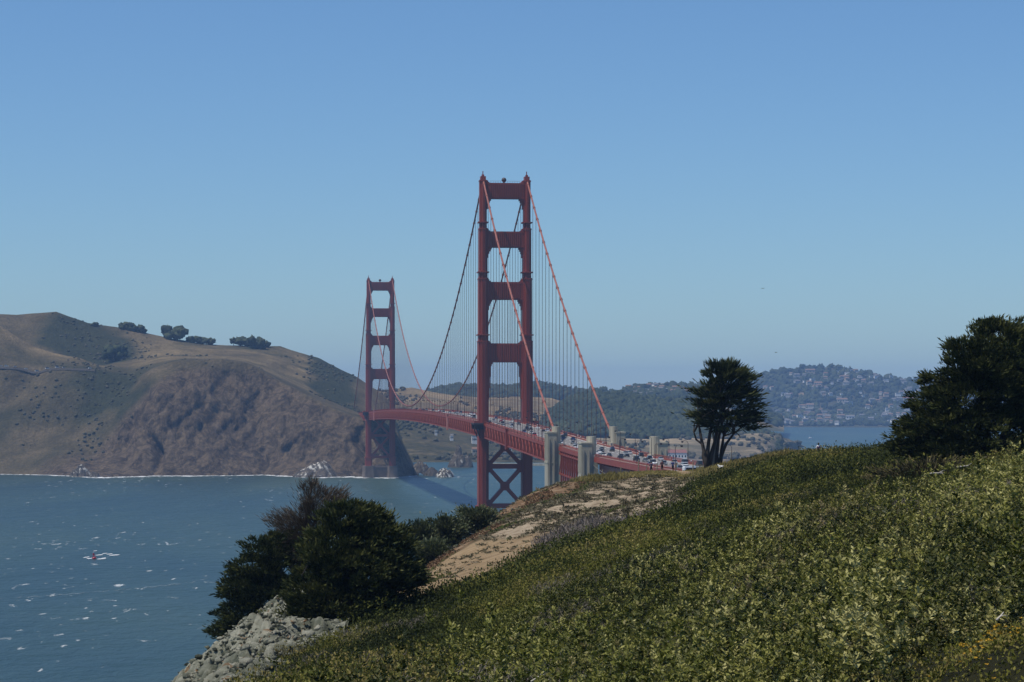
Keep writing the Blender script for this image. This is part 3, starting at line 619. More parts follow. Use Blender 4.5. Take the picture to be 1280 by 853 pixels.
# ------------------------------------------------------------------ scatter of leaf-sized faces
def unit(v): return v / np.maximum(np.linalg.norm(v, axis=-1, keepdims=True), 1e-9)
def kites(base, dirs, length, width, tint, spin=None):
    """one pointed leaf per row: base, two sides, tip"""
    n = len(base); d = unit(dirs)
    r = rng.normal(size=(n, 3)) if spin is None else spin
    s = unit(np.cross(d, r)); L = length[:, None]; Wd = width[:, None]
    up = np.cross(s, d) * (0.12 * L)
    V = np.stack([base, base + d * L * 0.45 + s * Wd / 2 + up * 0.4, base + d * L, base + d * L * 0.45 - s * Wd / 2 + up * 0.4], 1).reshape(-1, 3)
    Fc = np.arange(4 * n).reshape(n, 4)
    return V, Fc, np.repeat(tint, 4)
def join(parts):
    V = []; Fq = []; T_ = []; o = 0
    for v, f, t in parts:
        V.append(v); Fq.append(f + o); T_.append(t); o += len(v)
    return np.concatenate(V), np.concatenate(Fq), np.concatenate(T_)
def leaf_obj(name, parts, mat, parent=None, loc=None):
    V, Fq, t = join(parts)
    return link(name, np_mesh(name, V, Fq, M[mat] if isinstance(mat, str) else mat, 4, {'tint': np.clip(t, 0, 1)}), parent, loc)
def fan(n, d0, d1, pad=1.06, lo=-640, hi=640):
    """random ground points in a wedge a little wider than the view"""
    d = np.sqrt(rng.uniform(d0 ** 2, d1 ** 2, n)); x = rng.uniform(lo * pad, hi * pad, n) / F * d
    return x, d

# each shrub is a dome of upright leafy shoots; neighbours stand shoulder to shoulder with dark gaps between
def domes(n, d0, d1, want, rmin, rmax, sep, lo=-640, hi=640, deep=1.0):
    x, y = fan(n, d0, d1, 1.10, lo, hi); k = want(x, y); x, y = x[k], y[k]
    order = np.arange(len(x)); r = rng.uniform(rmin, rmax, len(x)); grid = {}; keep = []
    for i in order:
        c = (int(x[i] // (rmax * sep)), int(y[i] // (rmax * sep * deep))); ok = True
        for a in (-1, 0, 1):
            for b in (-1, 0, 1):
                for j in grid.get((c[0] + a, c[1] + b), ()):
                    if (x[i] - x[j]) ** 2 + ((y[i] - y[j]) / deep) ** 2 < (sep * (r[i] + r[j]) * 0.5) ** 2: ok = False; break
                if not ok: break
            if not ok: break
        if ok: grid.setdefault(c, []).append(i); keep.append(i)
    keep = np.array(keep); return x[keep], y[keep], r[keep]
def dome_points(x, y, r, h, per_m2, pw=1.0):
    """points spread over the domes: position, outward normal, height fraction, owner"""
    cnt = np.maximum((per_m2 * r * r * 3.0 * (0.6 + h / r)).astype(int), 6); own = np.repeat(np.arange(len(x)), cnt); n = len(own)
    u = rng.random(n) ** pw; az = rng.random(n) * 2 * np.pi; ct = u; st = np.sqrt(np.maximum(0, 1 - ct * ct))
    lump = 1 + 0.30 * np.sin(3 * az + own * 1.7) * st + 0.22 * rng.normal(size=n)
    nx, ny, nz_ = st * np.cos(az), st * np.sin(az), ct
    px_ = x[own] + r[own] * nx * lump; py_ = y[own] + r[own] * ny * lump
    return px_, py_, h[own] * nz_ * lump, unit(np.stack([nx * 0.8, ny * 0.8, nz_ + 0.35], -1)), u, own

CAVES = [(660, 748, 54, 63), (925, 990, 47, 55), (556, 604, 64, 73), (1040, 1090, 41, 47), (800, 850, 66, 74), (1010, 1060, 60, 67)]   # hollows under the taller shrubs
def thicket():
    parts = []; hol = np.array([(P(775, 0, 62).x, 61, 0.6, 1.6), (P(690, 0, 55).x, 55, .5, 1.4), (P(960, 0, 45).x, 44, .45, 1.2), (P(1150, 0, 40).x, 41, .5, 1.2)])
    def want(x, y):
        c = classes(x, y); hw = sum(np.exp(-(((x - a) / rx) ** 2 + ((y - b) / ry) ** 2)) for a, b, rx, ry in hol)
        cp = x / y * F + 640; gap = sum(((cp > a - 8) & (cp < b + 8) & (y > ya - 5) & (y < ya)).astype(int) for a, b, ya, yb in CAVES) > 0
        return (c['T'] > 0.45) & (hw < 0.4) & ~gap & ~((y < 36.3 + 1.2 * fbm(x / 2, y, 408, 2)) & (x / y * F + 640 > 1120 + (y - 33) * 15))
    kinds = []
    # big mounds set well apart in depth, with a low undergrowth of other leaves between them, coloured darker as painted gap shade
    for n, d0, d1, rm, rM, k, sz, per, deep, tall in ((5000, 27, 48, 0.7, 1.35, 15, 0.092, 15, 3.6, 1), (7000, 48, 106, 0.9, 1.9, 12, 0.125, 10, 3.6, 1), (9000, 25, 48, 0.35, 0.7, 13, 0.08, 13, 1.0, 0), (9000, 48, 106, 0.45, 0.9, 10, 0.11, 9.5, 1.0, 0)):
        x, y, r = domes(n, d0, d1, want, rm, rM, 0.86 if tall else 1.0, deep=deep)
        big = fbm(x / 5, y / 8, 401, 3); low = np.clip((36 - y) / 5, 0, 1) * (x < 4.4); corner = (y < 46) & (x / y * F + 640 > 1090)
        h = (np.clip(r * rng.uniform(1.0, 1.6, len(r)) + 0.4 * big, 0.8, np.where(y < 56, 2.1, 1.4)) if tall else np.clip(r * rng.uniform(0.5, 0.9, len(r)), 0.2, 0.55)) * (1 - 0.45 * low); h = np.where(corner & bool(tall), np.maximum(h, 1.55), h)

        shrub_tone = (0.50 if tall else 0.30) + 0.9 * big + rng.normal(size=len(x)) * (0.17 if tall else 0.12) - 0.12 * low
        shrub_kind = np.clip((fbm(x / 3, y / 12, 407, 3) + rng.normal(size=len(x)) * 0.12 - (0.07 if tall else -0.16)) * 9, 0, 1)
        X, Y, Hh, nrm, u, own = dome_points(x, y, r, h, per, 0.75)
        cpx = X / Y * F + 640; cave = ((Y < 39) & (cpx > 1090) & (u < 0.66)) | ((Y < 48) & (cpx > 1135 - 1.5 * (Y - 36)) & (cpx < 1262) & (Hh < 0.95))
        for a, b, ya, yb in CAVES: cave |= (cpx > a) & (cpx < b) & (Y > ya - 1) & (Y < yb) & (Hh < 0.85); ok = ~cave
        X, Y, Hh, nrm, u, own = X[ok], Y[ok], Hh[ok], nrm[ok], u[ok], own[ok]; m = len(X)
        base = np.stack([X, Y, ground(X, Y) + Hh - 0.28], -1)
        sd = unit(nrm * 0.6 + np.array([0.10, -0.05, 0.8]) + rng.normal(size=(m, 3)) * 0.2)
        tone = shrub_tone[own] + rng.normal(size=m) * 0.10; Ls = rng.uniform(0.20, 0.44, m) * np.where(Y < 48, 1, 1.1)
        for j in range(k):
            a = 0.35 + 0.65 * (j + 0.5) / k; az = 2.4 * j + rng.random(m) * 1.5
            out = np.stack([np.cos(az), np.sin(az), 0 * az], -1)
            L = sz * rng.uniform(0.7, 1.4, m) * (1.15 - 0.35 * a)
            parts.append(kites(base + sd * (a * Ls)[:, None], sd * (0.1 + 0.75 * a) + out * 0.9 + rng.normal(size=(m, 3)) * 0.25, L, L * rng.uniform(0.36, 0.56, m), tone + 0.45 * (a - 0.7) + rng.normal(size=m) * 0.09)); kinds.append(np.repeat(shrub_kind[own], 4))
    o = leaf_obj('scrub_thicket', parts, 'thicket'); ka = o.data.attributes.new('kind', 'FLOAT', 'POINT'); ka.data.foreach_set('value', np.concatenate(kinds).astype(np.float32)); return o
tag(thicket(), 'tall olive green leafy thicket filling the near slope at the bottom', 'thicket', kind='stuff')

# low dark coyote brush further down the slope: wide soft cushions
def mats():
    parts = []
    def want(x, y):
        c = classes(x, y); w = c['M'] + 0.2 * c['T'] + np.where(y < 36.2, np.clip((40 - y) / 6, 0, 0.8), 0)
        return (w > 0.40) & (np.hypot((x - 34.5) / 2.2, (y - 234) / 7) > 1.0)
    for n, d0, d1, rm, rM, k, sz, per, deep in ((3500, 26, 60, 0.3, 0.7, 4, 0.055, 60, 1), (4000, 60, 150, 1.0, 2.4, 4, 0.10, 36, 3), (5000, 150, 264, 1.3, 3.2, 3, 0.17, 18, 3), (9000, 60, 150, 0.5, 1.0, 4, 0.10, 30, 1), (9000, 150, 264, 0.8, 1.5, 3, 0.17, 15, 1)):
        x, y, r = domes(n, d0, d1, want, rm, rM, 0.62 if deep == 1 else 0.8, deep=deep)
        big = fbm(x / 6, y / 12, 411, 3)
        h = np.clip(r * rng.uniform(0.38, 0.62, len(r)) + 0.5 * big, 0.3, 1.0) if deep > 1 else np.clip(r * rng.uniform(0.25, 0.45, len(r)), 0.10, 0.4); h = np.where((y < 36.5) & (x / y * F + 640 > 1100), np.minimum(h, 0.22), h)
        st = 0.40 + 1.5 * fbm(x / 7, y / 14, 413, 3) + rng.normal(size=len(x)) * 0.15 + 0.08 * np.clip((y - 150) / 80, 0, 1)
        X, Y, Hh, nrm, u, own = dome_points(x, y, r, h, per, 0.8); m = len(X)
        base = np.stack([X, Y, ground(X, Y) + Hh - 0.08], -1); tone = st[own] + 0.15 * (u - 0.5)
        for j in range(k):
            L = sz * rng.uniform(0.6, 1.5, m)
            parts.append(kites(base + rng.normal(size=base.shape) * sz * 0.5, nrm * 0.8 + rng.normal(size=base.shape) * 0.55, L, L * rng.uniform(0.4, 0.65, m), tone + rng.normal(size=m) * 0.11))
    return leaf_obj('ground_cover', parts, 'mats')
tag(mats(), 'low dark green coyote brush matted over the middle of the slope', 'ground cover', kind='stuff')

# grey leafless brush
def brush():
    parts = []
    def grow(x, y, k, L0, wd, hh):
        base = np.stack([x, y, ground(x, y)], -1)
        for j in range(k):
            b = base + np.stack([rng.normal(size=len(x)) * 0.15, rng.normal(size=len(x)) * 0.15, rng.random(len(x)) * hh], -1)
            dr = np.stack([rng.normal(size=len(x)) * 0.5 + 0.1, rng.normal(size=len(x)) * 0.5, rng.uniform(0.3, 1.1, len(x))], -1)
            L = L0 * rng.uniform(0.6, 1.4, len(x)); parts.append(kites(b, dr, L, L * wd * rng.uniform(0.6, 1.4, len(x)), rng.uniform(0.1, 0.95, len(x))))
    x, y = fan(60000, 190, 262); c = classes(x, y); k = (c['G'] > 0.36 + 0.3 * fbm(x / 2, y / 3, 421, 3)); grow(x[k], y[k], 3, 0.8, 0.07, 0.45)
    x, y = fan(110000, 50, 150); c = classes(x, y)
    edge = (c['T'] > 0.25) & (c['T'] < 0.85) & (fbm(x / 3, y / 6, 422, 3) > 0.0); edge |= (fbm(x / 2.4, y / 5, 423, 3) > 0.19) & (c['T'] + c['M'] > 0.6)
    grow(x[edge], y[edge], 5, 0.24, 0.05, 0.7)
    return leaf_obj('dry_brush', parts, 'twigs')
tag(brush(), 'grey leafless brush between the green scrub and the sandy slope', 'brush', kind='stuff')

def grass():
    parts = []
    x, y = fan(120000, 240, 366, lo=-120, hi=420); c = classes(x, y)
    dp = np.full(len(x), 9.0)
    for a, b in zip(pathline[:-1], pathline[1:]):
        ab = b - a; tt = np.clip(((x - a[0]) * ab[0] + (y - a[1]) * ab[1]) / (ab @ ab), 0, 1); dp = np.minimum(dp, np.hypot(x - a[0] - tt * ab[0], y - a[1] - tt * ab[1]))
    k = (c['Y'] > 0.38) & (dp > 0.9); x, y = x[k], y[k]
    base = np.stack([x, y, ground(x, y) - 0.03], -1); hh = np.clip(0.45 + 1.1 * fbm(x / 3, y / 6, 431, 3), 0.12, 1.0) * np.where((x / y * F + 640 > 700) & (x / y * F + 640 < 872) & (y > 325), 0.35, 1)
    tone = 0.45 + 0.9 * fbm(x / 4, y / 7, 432, 3)
    for j in range(3):
        dr = np.stack([rng.normal(size=len(x)) * 0.3 + 0.25, rng.normal(size=len(x)) * 0.3, np.ones(len(x))], -1)
        parts.append(kites(base + rng.normal(size=base.shape) * [0.2, 0.2, 0.02], dr, hh * rng.uniform(0.7, 1.5, len(x)), 0.09 * rng.uniform(0.6, 1.6, len(x)), tone + rng.normal(size=len(x)) * 0.15))
    return leaf_obj('dry_grass', parts, 'drygrass')
tag(grass(), 'yellow dry grass along the crest around the lone tree and the fence', 'grass', kind='stuff')

def dune_plants():
    x, y = fan(90000, 195, 345, lo=-140, hi=280); c = classes(x, y)
    pat = fbm(x / 3.2, y / 8, 441, 4); k = (c['R'] > 0.35) & (pat > -0.07) | (c['S'] + c['D'] + c['Y'] > 0.6) & (pat > 0.27)
    x, y, pat, cs = x[k], y[k], pat[k], (c['R'] / (c['R'] + c['S'] + c['D'] + c['Y'] + 1e-6))[k]
    g = fbm(x / 4, y / 10, 442, 3)
    base = np.stack([x, y, ground(x, y) + rng.random(len(x)) * np.clip(0.05 + 0.6 * pat, 0.02, 0.25)], -1); parts = []
    tone = np.where(cs > 0.5, np.where(g > 0.0, 0.85, 0.30), 0.85) + 0.3 * g
    for j in range(2):
        dr = np.stack([rng.normal(size=len(x)), rng.normal(size=len(x)), rng.uniform(0.2, 1.2, len(x))], -1)
        L = 0.22 * rng.uniform(0.6, 1.4, len(x)); parts.append(kites(base, dr, L, L * 0.5, tone + rng.normal(size=len(x)) * 0.12))
    return leaf_obj('dune_plants', parts, 'iceplant')
tag(dune_plants(), 'green and russet mats of succulent plants creeping over the sandy slope', 'dune plants', kind='stuff')

def dune_tufts():
    n = 12000; x, y = fan(n, 195, 348, lo=-130, hi=280); c = classes(x, y); k = (c['S'] > 0.42) | (c['D'] > 0.5) & (rng.random(n) < 0.10) | (c['R'] > 0.4) & (rng.random(n) < 0.3)
    k &= fbm(x / 5, y / 9, 451, 3) > -0.14
    x, y = x[k], y[k]; m = 26; r = rng.uniform(0.15, 0.42, len(x)); r[rng.random(len(x)) < 0.06] *= 1.8
    X = np.repeat(x, m); Y = np.repeat(y, m); Rr = np.repeat(r, m); tone = np.repeat(rng.random(len(x)), m)
    X = X + rng.normal(size=len(X)) * Rr * 0.6; Y = Y + rng.normal(size=len(X)) * Rr * 0.6
    base = np.stack([X, Y, np.repeat(ground(x, y), m) + rng.random(len(X)) * Rr * 0.3 - 0.05], -1)
    dr = np.stack([rng.normal(size=len(X)), rng.normal(size=len(X)), rng.uniform(0.1, 0.8, len(X))], -1)
    L = Rr * rng.uniform(0.5, 1.0, len(X))
    return leaf_obj('dune_tufts', [kites(base, dr, L, L * 0.4, tone + rng.normal(size=len(X)) * 0.1)], 'tufts')
tag(dune_tufts(), 'small dark tufts dotted over the pale sandy slope', 'tufts', kind='stuff')

def outcrop():
    xx = np.arange(-27, -10.5, 0.16); yy = np.arange(104, 199, 0.30); X, Y = np.meshgrid(xx, yy); c = classes(X, Y)
    wx = X + 0.7 * fbm(X / 1.4, Y / 2, 511, 3); wy = Y + 1.0 * fbm(X / 1.4, Y / 2, 512, 3)
    blk = vnoise(np.floor(wx / 0.85) * 3.1, np.floor(wy / 1.5 + wx * 0.4) * 2.7, 513); blk2 = vnoise(np.floor(wx / 0.36 + wy * 0.2) * 3.3, np.floor(wy / 0.62) * 2.1, 514)
    rel = 0.75 * (blk - 0.5) + 0.38 * (blk2 - 0.5) + 0.45 * (ridged(X / 3.2, Y / 5.5, 515, 4) - 0.62) + 0.22 * fbm(X / 0.4, Y / 0.5, 516, 2)
    Z = ground(X, Y, c) + np.clip((c['K'] - 0.46) * 6, -1.2, 0.45) + rel * np.clip((c['K'] - 0.40) * 6, 0, 1)
    h, w = X.shape; idx = np.arange(h * w).reshape(h, w); Fq = np.stack([idx[:-1, :-1], idx[:-1, 1:], idx[1:, 1:], idx[1:, :-1]], -1).reshape(-1, 4)
    t = np.clip(0.25 + 0.5 * blk2 + 0.35 * (blk - 0.5) + 1.1 * fbm(X / 2.5, Y / 4, 517, 4) + 0.35 * fbm(X / .5, Y / .7, 518, 2), 0, 0.93); t = np.where(fbm(X / 1.1, Y / 1.6, 519, 4) > 0.235, 0.99, t - 0.12)
    kk = (c['K'].ravel()[Fq].max(1) > 0.36); o = link('rock_outcrop', np_mesh('rock_outcrop', np.stack([X, Y, Z], -1).reshape(-1, 3), Fq[kk], M['stone'], 4, {'tint': t.ravel()}))
    tag(o, 'steep pale green fractured rock face below the two left cypresses', 'rock face')
outcrop()
def rubble():
    n = 48000; x, y = fan(n, 100, 200, lo=-520, hi=-200); c = classes(x, y); k = c['K'] > 0.45; x, y = x[k], y[k]
    r = np.minimum(rng.gamma(1.2, 0.05, len(x)) + 0.04, 0.3); p = np.stack([x, y, ground(x, y) + 0.28 + 0.2 * rng.normal(size=len(x))], -1)
    V, Fq, t = blobs(p, r * rng.uniform(.6, 1.3, len(x)), r * rng.uniform(0.5, 0.9, len(x)), 0.34, np.clip(rng.random(len(x)) ** 1.1 + 0.5 * fbm(x / 1.5, y / 2.5, 530, 3), 0, 1), 0.7, low=True)
    return link('rock_rubble', np_mesh('rock_rubble', V, Fq, M['stone'], 3, {'tint': t}))
tag(rubble(), 'broken pale green rock lying loose on the steep bluff face', 'rubble', kind='stuff')

def flowers():
    n = 60; y = rng.normal(32.6, 0.9, n); x = (rng.normal(1238, 22, n) - 640) / F * y
    z = ground(x, y) + rng.uniform(0.1, 0.32, len(x)); parts = []
    for j in range(4):
        a = j * math.pi / 2 + rng.random(len(x)); dr = np.stack([np.cos(a), np.sin(a), 0.4 + 0 * a], -1)
        parts.append(kites(np.stack([x, y, z], -1), dr, np.full(len(x), 0.036), np.full(len(x), 0.03), rng.random(len(x))))
    return leaf_obj('yellow_flowers', parts, 'flower')
tag(flowers(), 'small yellow flowers in the low plants at the bottom corner', 'flowers', kind='stuff')

# ------------------------------------------------------------------ the bridge: s runs north along its axis from the near tower, t to the east
S0 = Vector((-4.5, 1504, 0)); AX = Vector((-0.1147, 0.9934, 0)).normalized(); PR = Vector((AX.y, -AX.x, 0)); UP = Vector((0, 0, 1))
BAX = (PR, AX, UP)
def B(s, t, z): return S0 + AX * s + PR * t + UP * z
DK_S = [-760, -453, -341, 0, 640, 1280, 1623, 1760]
def deck(s):
    if 0 <= s <= 1280: return 75.0 + 5.0 * (1 - ((s - 640) / 640) ** 2)
    return float(np.interp(s, [-760, -560, -453, -341, 0, 1280, 1623, 1760], [64.4, 64.4, 65.0, 67.4, 75.0, 75.0, 70.5, 70.0]))
bridge = empty('suspension_bridge', B(0, 0, 0))
tag(bridge, 'long red suspension bridge with two tall stepped towers crossing the strait', 'bridge')
bridge_inv = Matrix.Translation(-B(0, 0, 0))
def part(mb, name, mat, parent=None, smooth=False):
    """build a part from world coordinates under the bridge or under one of its parts"""
    o = B(0, 0, 0); mb.v = [tuple(Vector(p) - o) for p in mb.v]
    return mb.build(name, mat, parent or bridge, smooth)

def plus_poly(w, d, nw, nd):
    """art-deco section: a broad core with set-back corners"""
    a, b = w / 2, d / 2; c, e = a - nw, b - nd
    return [(-c, -b), (c, -b), (c, -e), (a, -e), (a, e), (c, e), (c, b), (-c, b), (-c, e), (-a, e), (-a, -e), (-c, -e)]

LEVELS = [(13, 126.5, 6.3, 14.0), (126.5, 165.5, 5.8, 12.6), (165.5, 196.5, 5.1, 11.0), (196.5, 226.5, 4.4, 9.4)]
STRUTS = [(214.8, 224.6, 6.0), (184.5, 194.4, 6.8), (152.0, 163.0, 7.6), (113.0, 124.8, 8.4)]
TH = 13.7
def tower(s0):
    m = MB()   # the tower mesh is its concrete pier; legs, struts and braces hang from it
    for side in (-1, 1):
        o8 = [(6.4, -12), (6.4, 12), (4.4, 15), (-4.4, 15), (-6.4, 12), (-6.4, -12), (-4.4, -15), (4.4, -15)]
        m.prism([(x * 1.12, y * 1.05) for x, y in o8], -6, 5.5, lambda p, side=side: B(s0 + p.y, side * TH + p.x, p.z), poly2=[(x * 1.05, y * 1.02) for x, y in o8])
        m.prism(o8, 5.5, 13.4, lambda p, side=side: B(s0 + p.y, side * TH + p.x, p.z))
    m.box(B(s0, 0, 4.4), (22, 22, 15.2), BAX); m.box(B(s0, 0, 12.4), (20, 24, 1.6), BAX)
    for k in range(12): m.box(B(s0 - 11.3, -9.6 + k * 1.75, 6), (0.7, 0.7, 11), BAX)
    tw = part(m, 'tower', M['pier']); tw['label'] = 'near red tower on its concrete pier' if s0 == 0 else 'far red tower on its concrete pier'
    for side in (-1, 1):
        m = MB(); m.box(B(s0, side * TH, 227.6), (3.2, 5.4, 2.2), BAX)
        m.box(B(s0, side * TH, 229.2), (1.5, 2.2, 1.4), BAX); m.box(B(s0, side * TH, 230.8), (0.55, 0.55, 2.4), BAX); part(m, 'finial', M['orange'], tw)
    for side in (-1, 1):
        m = MB()
        for z0, z1, w, d in LEVELS:
            xf = lambda p, side=side: B(s0 + p.y, side * TH + p.x, p.z)
            m.prism(plus_poly(w, d, 1.35, 2.3), z0, z1, xf)
            m.prism(plus_poly(w + 0.5, d + 0.5, 1.35, 2.3), z1 - 1.0, z1 - 0.25, xf)        # cap moulding of each setback
            if z1 < 200: m.prism(plus_poly(w + 1.3, d + 1.3, 1.35, 2.3), z1 + 3.2, z1 + 3.9, xf)    # catwalk ring
            for k in (-1, 1):   # raised flutes on the two broad faces
                for off in (-0.28, 0.0, 0.28):
                    m.box(xf(Vector((off * (w - 2.9), k * (d / 2 + 0.12), (z0 + z1) / 2 - 1))), (0.35, 0.3, z1 - z0 - 3), BAX)
        m.prism(plus_poly(7.6, 15.6, 1.35, 2.3), 13, 23.5, xf)
        m.prism(plus_poly(8.4, 16.4, 1.35, 2.3), 22.3, 23.8, xf)
        part(m, 'leg', M['orange'], tw)
    def wl(z):
        for z0, z1, w, d in LEVELS:
            if z0 <= z < z1: return w
        return 4.4
    for z0, z1, dep in STRUTS:
        m = MB(); wi = TH - wl(z0) / 2 + 0.4; hgt = z1 - z0
        m.box(B(s0, 0, (z0 + z1) / 2), (2 * wi, dep - 1.2, hgt), BAX)
        m.box(B(s0, 0, z1 - 0.5), (2 * wi, dep, 1.0), BAX); m.box(B(s0, 0, z0 + 0.5), (2 * wi, dep, 1.0), BAX)
        nrib = 15
        for k in range(nrib):
            t = (k - (nrib - 1) / 2) * (2 * wi - 5.5) / (nrib - 1)
            for sg in (-1, 1): m.box(B(s0 + sg * (dep / 2 - 0.3), t, (z0 + z1) / 2), (0.7, 0.95, hgt - 2.0), BAX)
        for sg in (-1, 1):   # stepped brackets below and small ones above
            for dx, dz in ((2.9, 1.2), (2.2, 2.4), (1.5, 3.9), (0.9, 6.4)):
                m.box(B(s0, sg * (wi - 0.4 - dx / 2 + 0.2), z0 - dz / 2 + 0.01 * dx), (dx, dep - 1.6 - dx * 0.2, dz), BAX)
            for dx, dz in ((1.9, 0.7), (1.1, 1.6)):
                m.box(B(s0, sg * (wi - 0.4 - dx / 2 + 0.2), z1 + dz / 2 - 0.01 * dx), (dx, dep - 1.8 - dx * 0.2, dz), BAX)
            m.box(B(s0, sg * (wi - 1.6), (z0 + z1) / 2), (2.0, dep - 0.3, hgt - 2.02), BAX)
        part(m, 'portal_strut', M['orange'], tw)
    if True:
        for sg in (-1, 1):   # long corbels down the inside above the roadway
            m = MB()
            for dx, z0 in ((1.6, 104), (1.1, 97), (0.7, 90)):
                m.box(B(s0, sg * (TH - 3.15 - dx / 2 + 0.15), (z0 + 113) / 2 - dx * 0.01), (dx, 6.6 - dx * 0.3, 113 - z0), BAX)
            part(m, 'corbel', M['orange'], tw)
    wi = TH - 2.6
    for zz, hh in ((48.3, 2.9), (23.7, 2.9), (71.0, 2.4)):
        m = MB(); m.box(B(s0, 0, zz), (2 * wi, 5.0, hh), BAX); part(m, 'cross_strut', M['orange'], tw)
    for za, zb_ in ((48.3, 72.0), (23.7, 48.3)):
        m = MB()
        for sg in (-1, 1):
            m.beam(B(s0 + sg * 0.02, -wi, za), B(s0 + sg * 0.02, wi, zb_) if sg > 0 else B(s0, -wi, za), 4.6, 2.3)
        m.beam(B(s0 + 0.03, wi, za + 0.02), B(s0 + 0.03, -wi, zb_ + 0.02), 4.54, 2.28)
        m.box(B(s0, 0, (za + zb_) / 2), (5.4, 4.9, 5.4), BAX)
        for sg in (-1, 1):
            for z in (za + 1.5, zb_ - 1.5): m.box(B(s0, sg * (wi - 1.6), z), (3.2, 4.8, 4.6), BAX)
        part(m, 'cross_brace', M['orange'], tw)
    for side in (-1, 1):   # the walkway bulges round the outside of each leg on dark brackets
        m = MB(); z = deck(s0)
        m.box(B(s0, side * (TH + 3.6), z - 0.1), (5.8, 21, 0.9), BAX)
        for k in (-1, 1):
            m.box(B(s0 + k * 8.6, side * (TH + 3.4), z - 2.0), (5.4, 0.8, 3.0), BAX)
            m.beam(B(s0 + k * 8.6, side * (TH + 5.6), z - 1.0), B(s0 + k * 8.6, side * (TH + 2.6), z - 9), 0.7)
        m.box(B(s0, side * (TH + 3.3), z - 2.4), (1.0, 18, 3.6), BAX)
        part(m, 'bracket_platform', M['dark_steel'], tw)
        m = MB(); m.box(B(s0, side * (TH + 6.4), z + 1.0), (0.18, 21, 1.1), BAX)
        for k in (-1, 1): m.box(B(s0 + k * 10.4, side * (TH + 4.9), z + 1.0), (2.9, 0.18, 1.1), BAX)
        part(m, 'platform_railing', M['orange'], tw)
    m = MB(); m.tube([B(s0, -0.5, 224.6), B(s0, -0.5, 225.4)], 0.5, 8)
    n = 8
    rings = []
    prof = [(0.3, 0), (1.1, 0.35), (1.5, 1.1), (1.5, 1.8), (1.05, 2.6), (0.3, 2.95)]
    v = [B(s0, -0.5, 225.2 + z) + PR * (r * math.cos(2 * math.pi * j / 10)) + AX * (r * math.sin(2 * math.pi * j / 10)) for r, z in prof for j in range(10)]
    m.add(v, [(i * 10 + j, i * 10 + (j + 1) % 10, (i + 1) * 10 + (j + 1) % 10, (i + 1) * 10 + j) for i in range(5) for j in range(10)] + [tuple(50 + j for j in range(10)), tuple(range(10))[::-1]])
    part(m, 'beacon', M['dark_steel'], tw, True)
    m = MB()   # rail and posts along the top
    for k in range(13): m.box(B(s0 - 2.6, -9 + k * 1.5, 225.2), (0.12, 0.12, 1.3), BAX)
    m.box(B(s0 - 2.6, 0, 225.8), (19, 0.12, 0.12), BAX); part(m, 'top_railing', M['orange'], tw)
    return tw
tower(0); tower(1280)

# deck: road, walkways, railings and the stiffening truss, span by span
SPANS = [(-340, -6), (6, 1274), (1286, 1640)]
def strip(mb, s0, s1, t0, t1, dz0, dz1, step=12.0, m=0):
    n = max(1, int(abs(s1 - s0) / step)); v = []; f = []
    for i in range(n + 1):
        s = s0 + (s1 - s0) * i / n; z = deck(s)
        v += [B(s, t0, z + dz0), B(s, t1, z + dz0), B(s, t1, z + dz1), B(s, t0, z + dz1)]
    for i in range(n):
        a = 4 * i; b = a + 4
        for j in range(4): f.append((a + j, a + (j + 1) % 4, b + (j + 1) % 4, b + j))
    f += [(3, 2, 1, 0), (4 * n, 4 * n + 1, 4 * n + 2, 4 * n + 3)]
    mb.add(v, f, m)
m = MB(); strip(m, -760, 1760, -9.6, 9.6, -0.6, 0.0); roadway = part(m, 'roadway', M['road'])
m = MB()
for t in (-6.2, -3.1, 3.1, 6.2):
    s = -750
    while s < 1700: strip(m, s, s + 5, t - 0.12, t + 0.12, 0.004, 0.02, 6); s += 14
for t in (-9.2, 9.2): strip(m, -755, 1700, t - 0.1, t + 0.1, 0.004, 0.02, 20)
part(m, 'lane_marking', M['white_line'], roadway)
for sd in (-1, 1):
    m = MB(); strip(m, -760, 1700, sd * 9.6, sd * 13.0, -0.5, 0.25); part(m, 'walkway', M['walk'])
    m = MB(); strip(m, -760, 1700, sd * 9.75, sd * 9.6, 0.25, 0.95); strip(m, -700, 1690, sd * 9.7, sd * 9.66, 1.15, 1.25); part(m, 'kerb_rail', M['orange'])
    m = MB(); strip(m, -760, 1690, sd * 13.05, sd * 13.2, 0.2, 0.45); strip(m, -760, 1690, sd * 13.03, sd * 13.22, 1.25, 1.42)
    s = -758
    while s < 1688:
        m.box(B(s, sd * 13.12, deck(s) + 0.85), (0.14, 0.22, 0.9), BAX)
        s += 1.6 if s < 40 else 2.4
    part(m, 'railing', M['orange'])
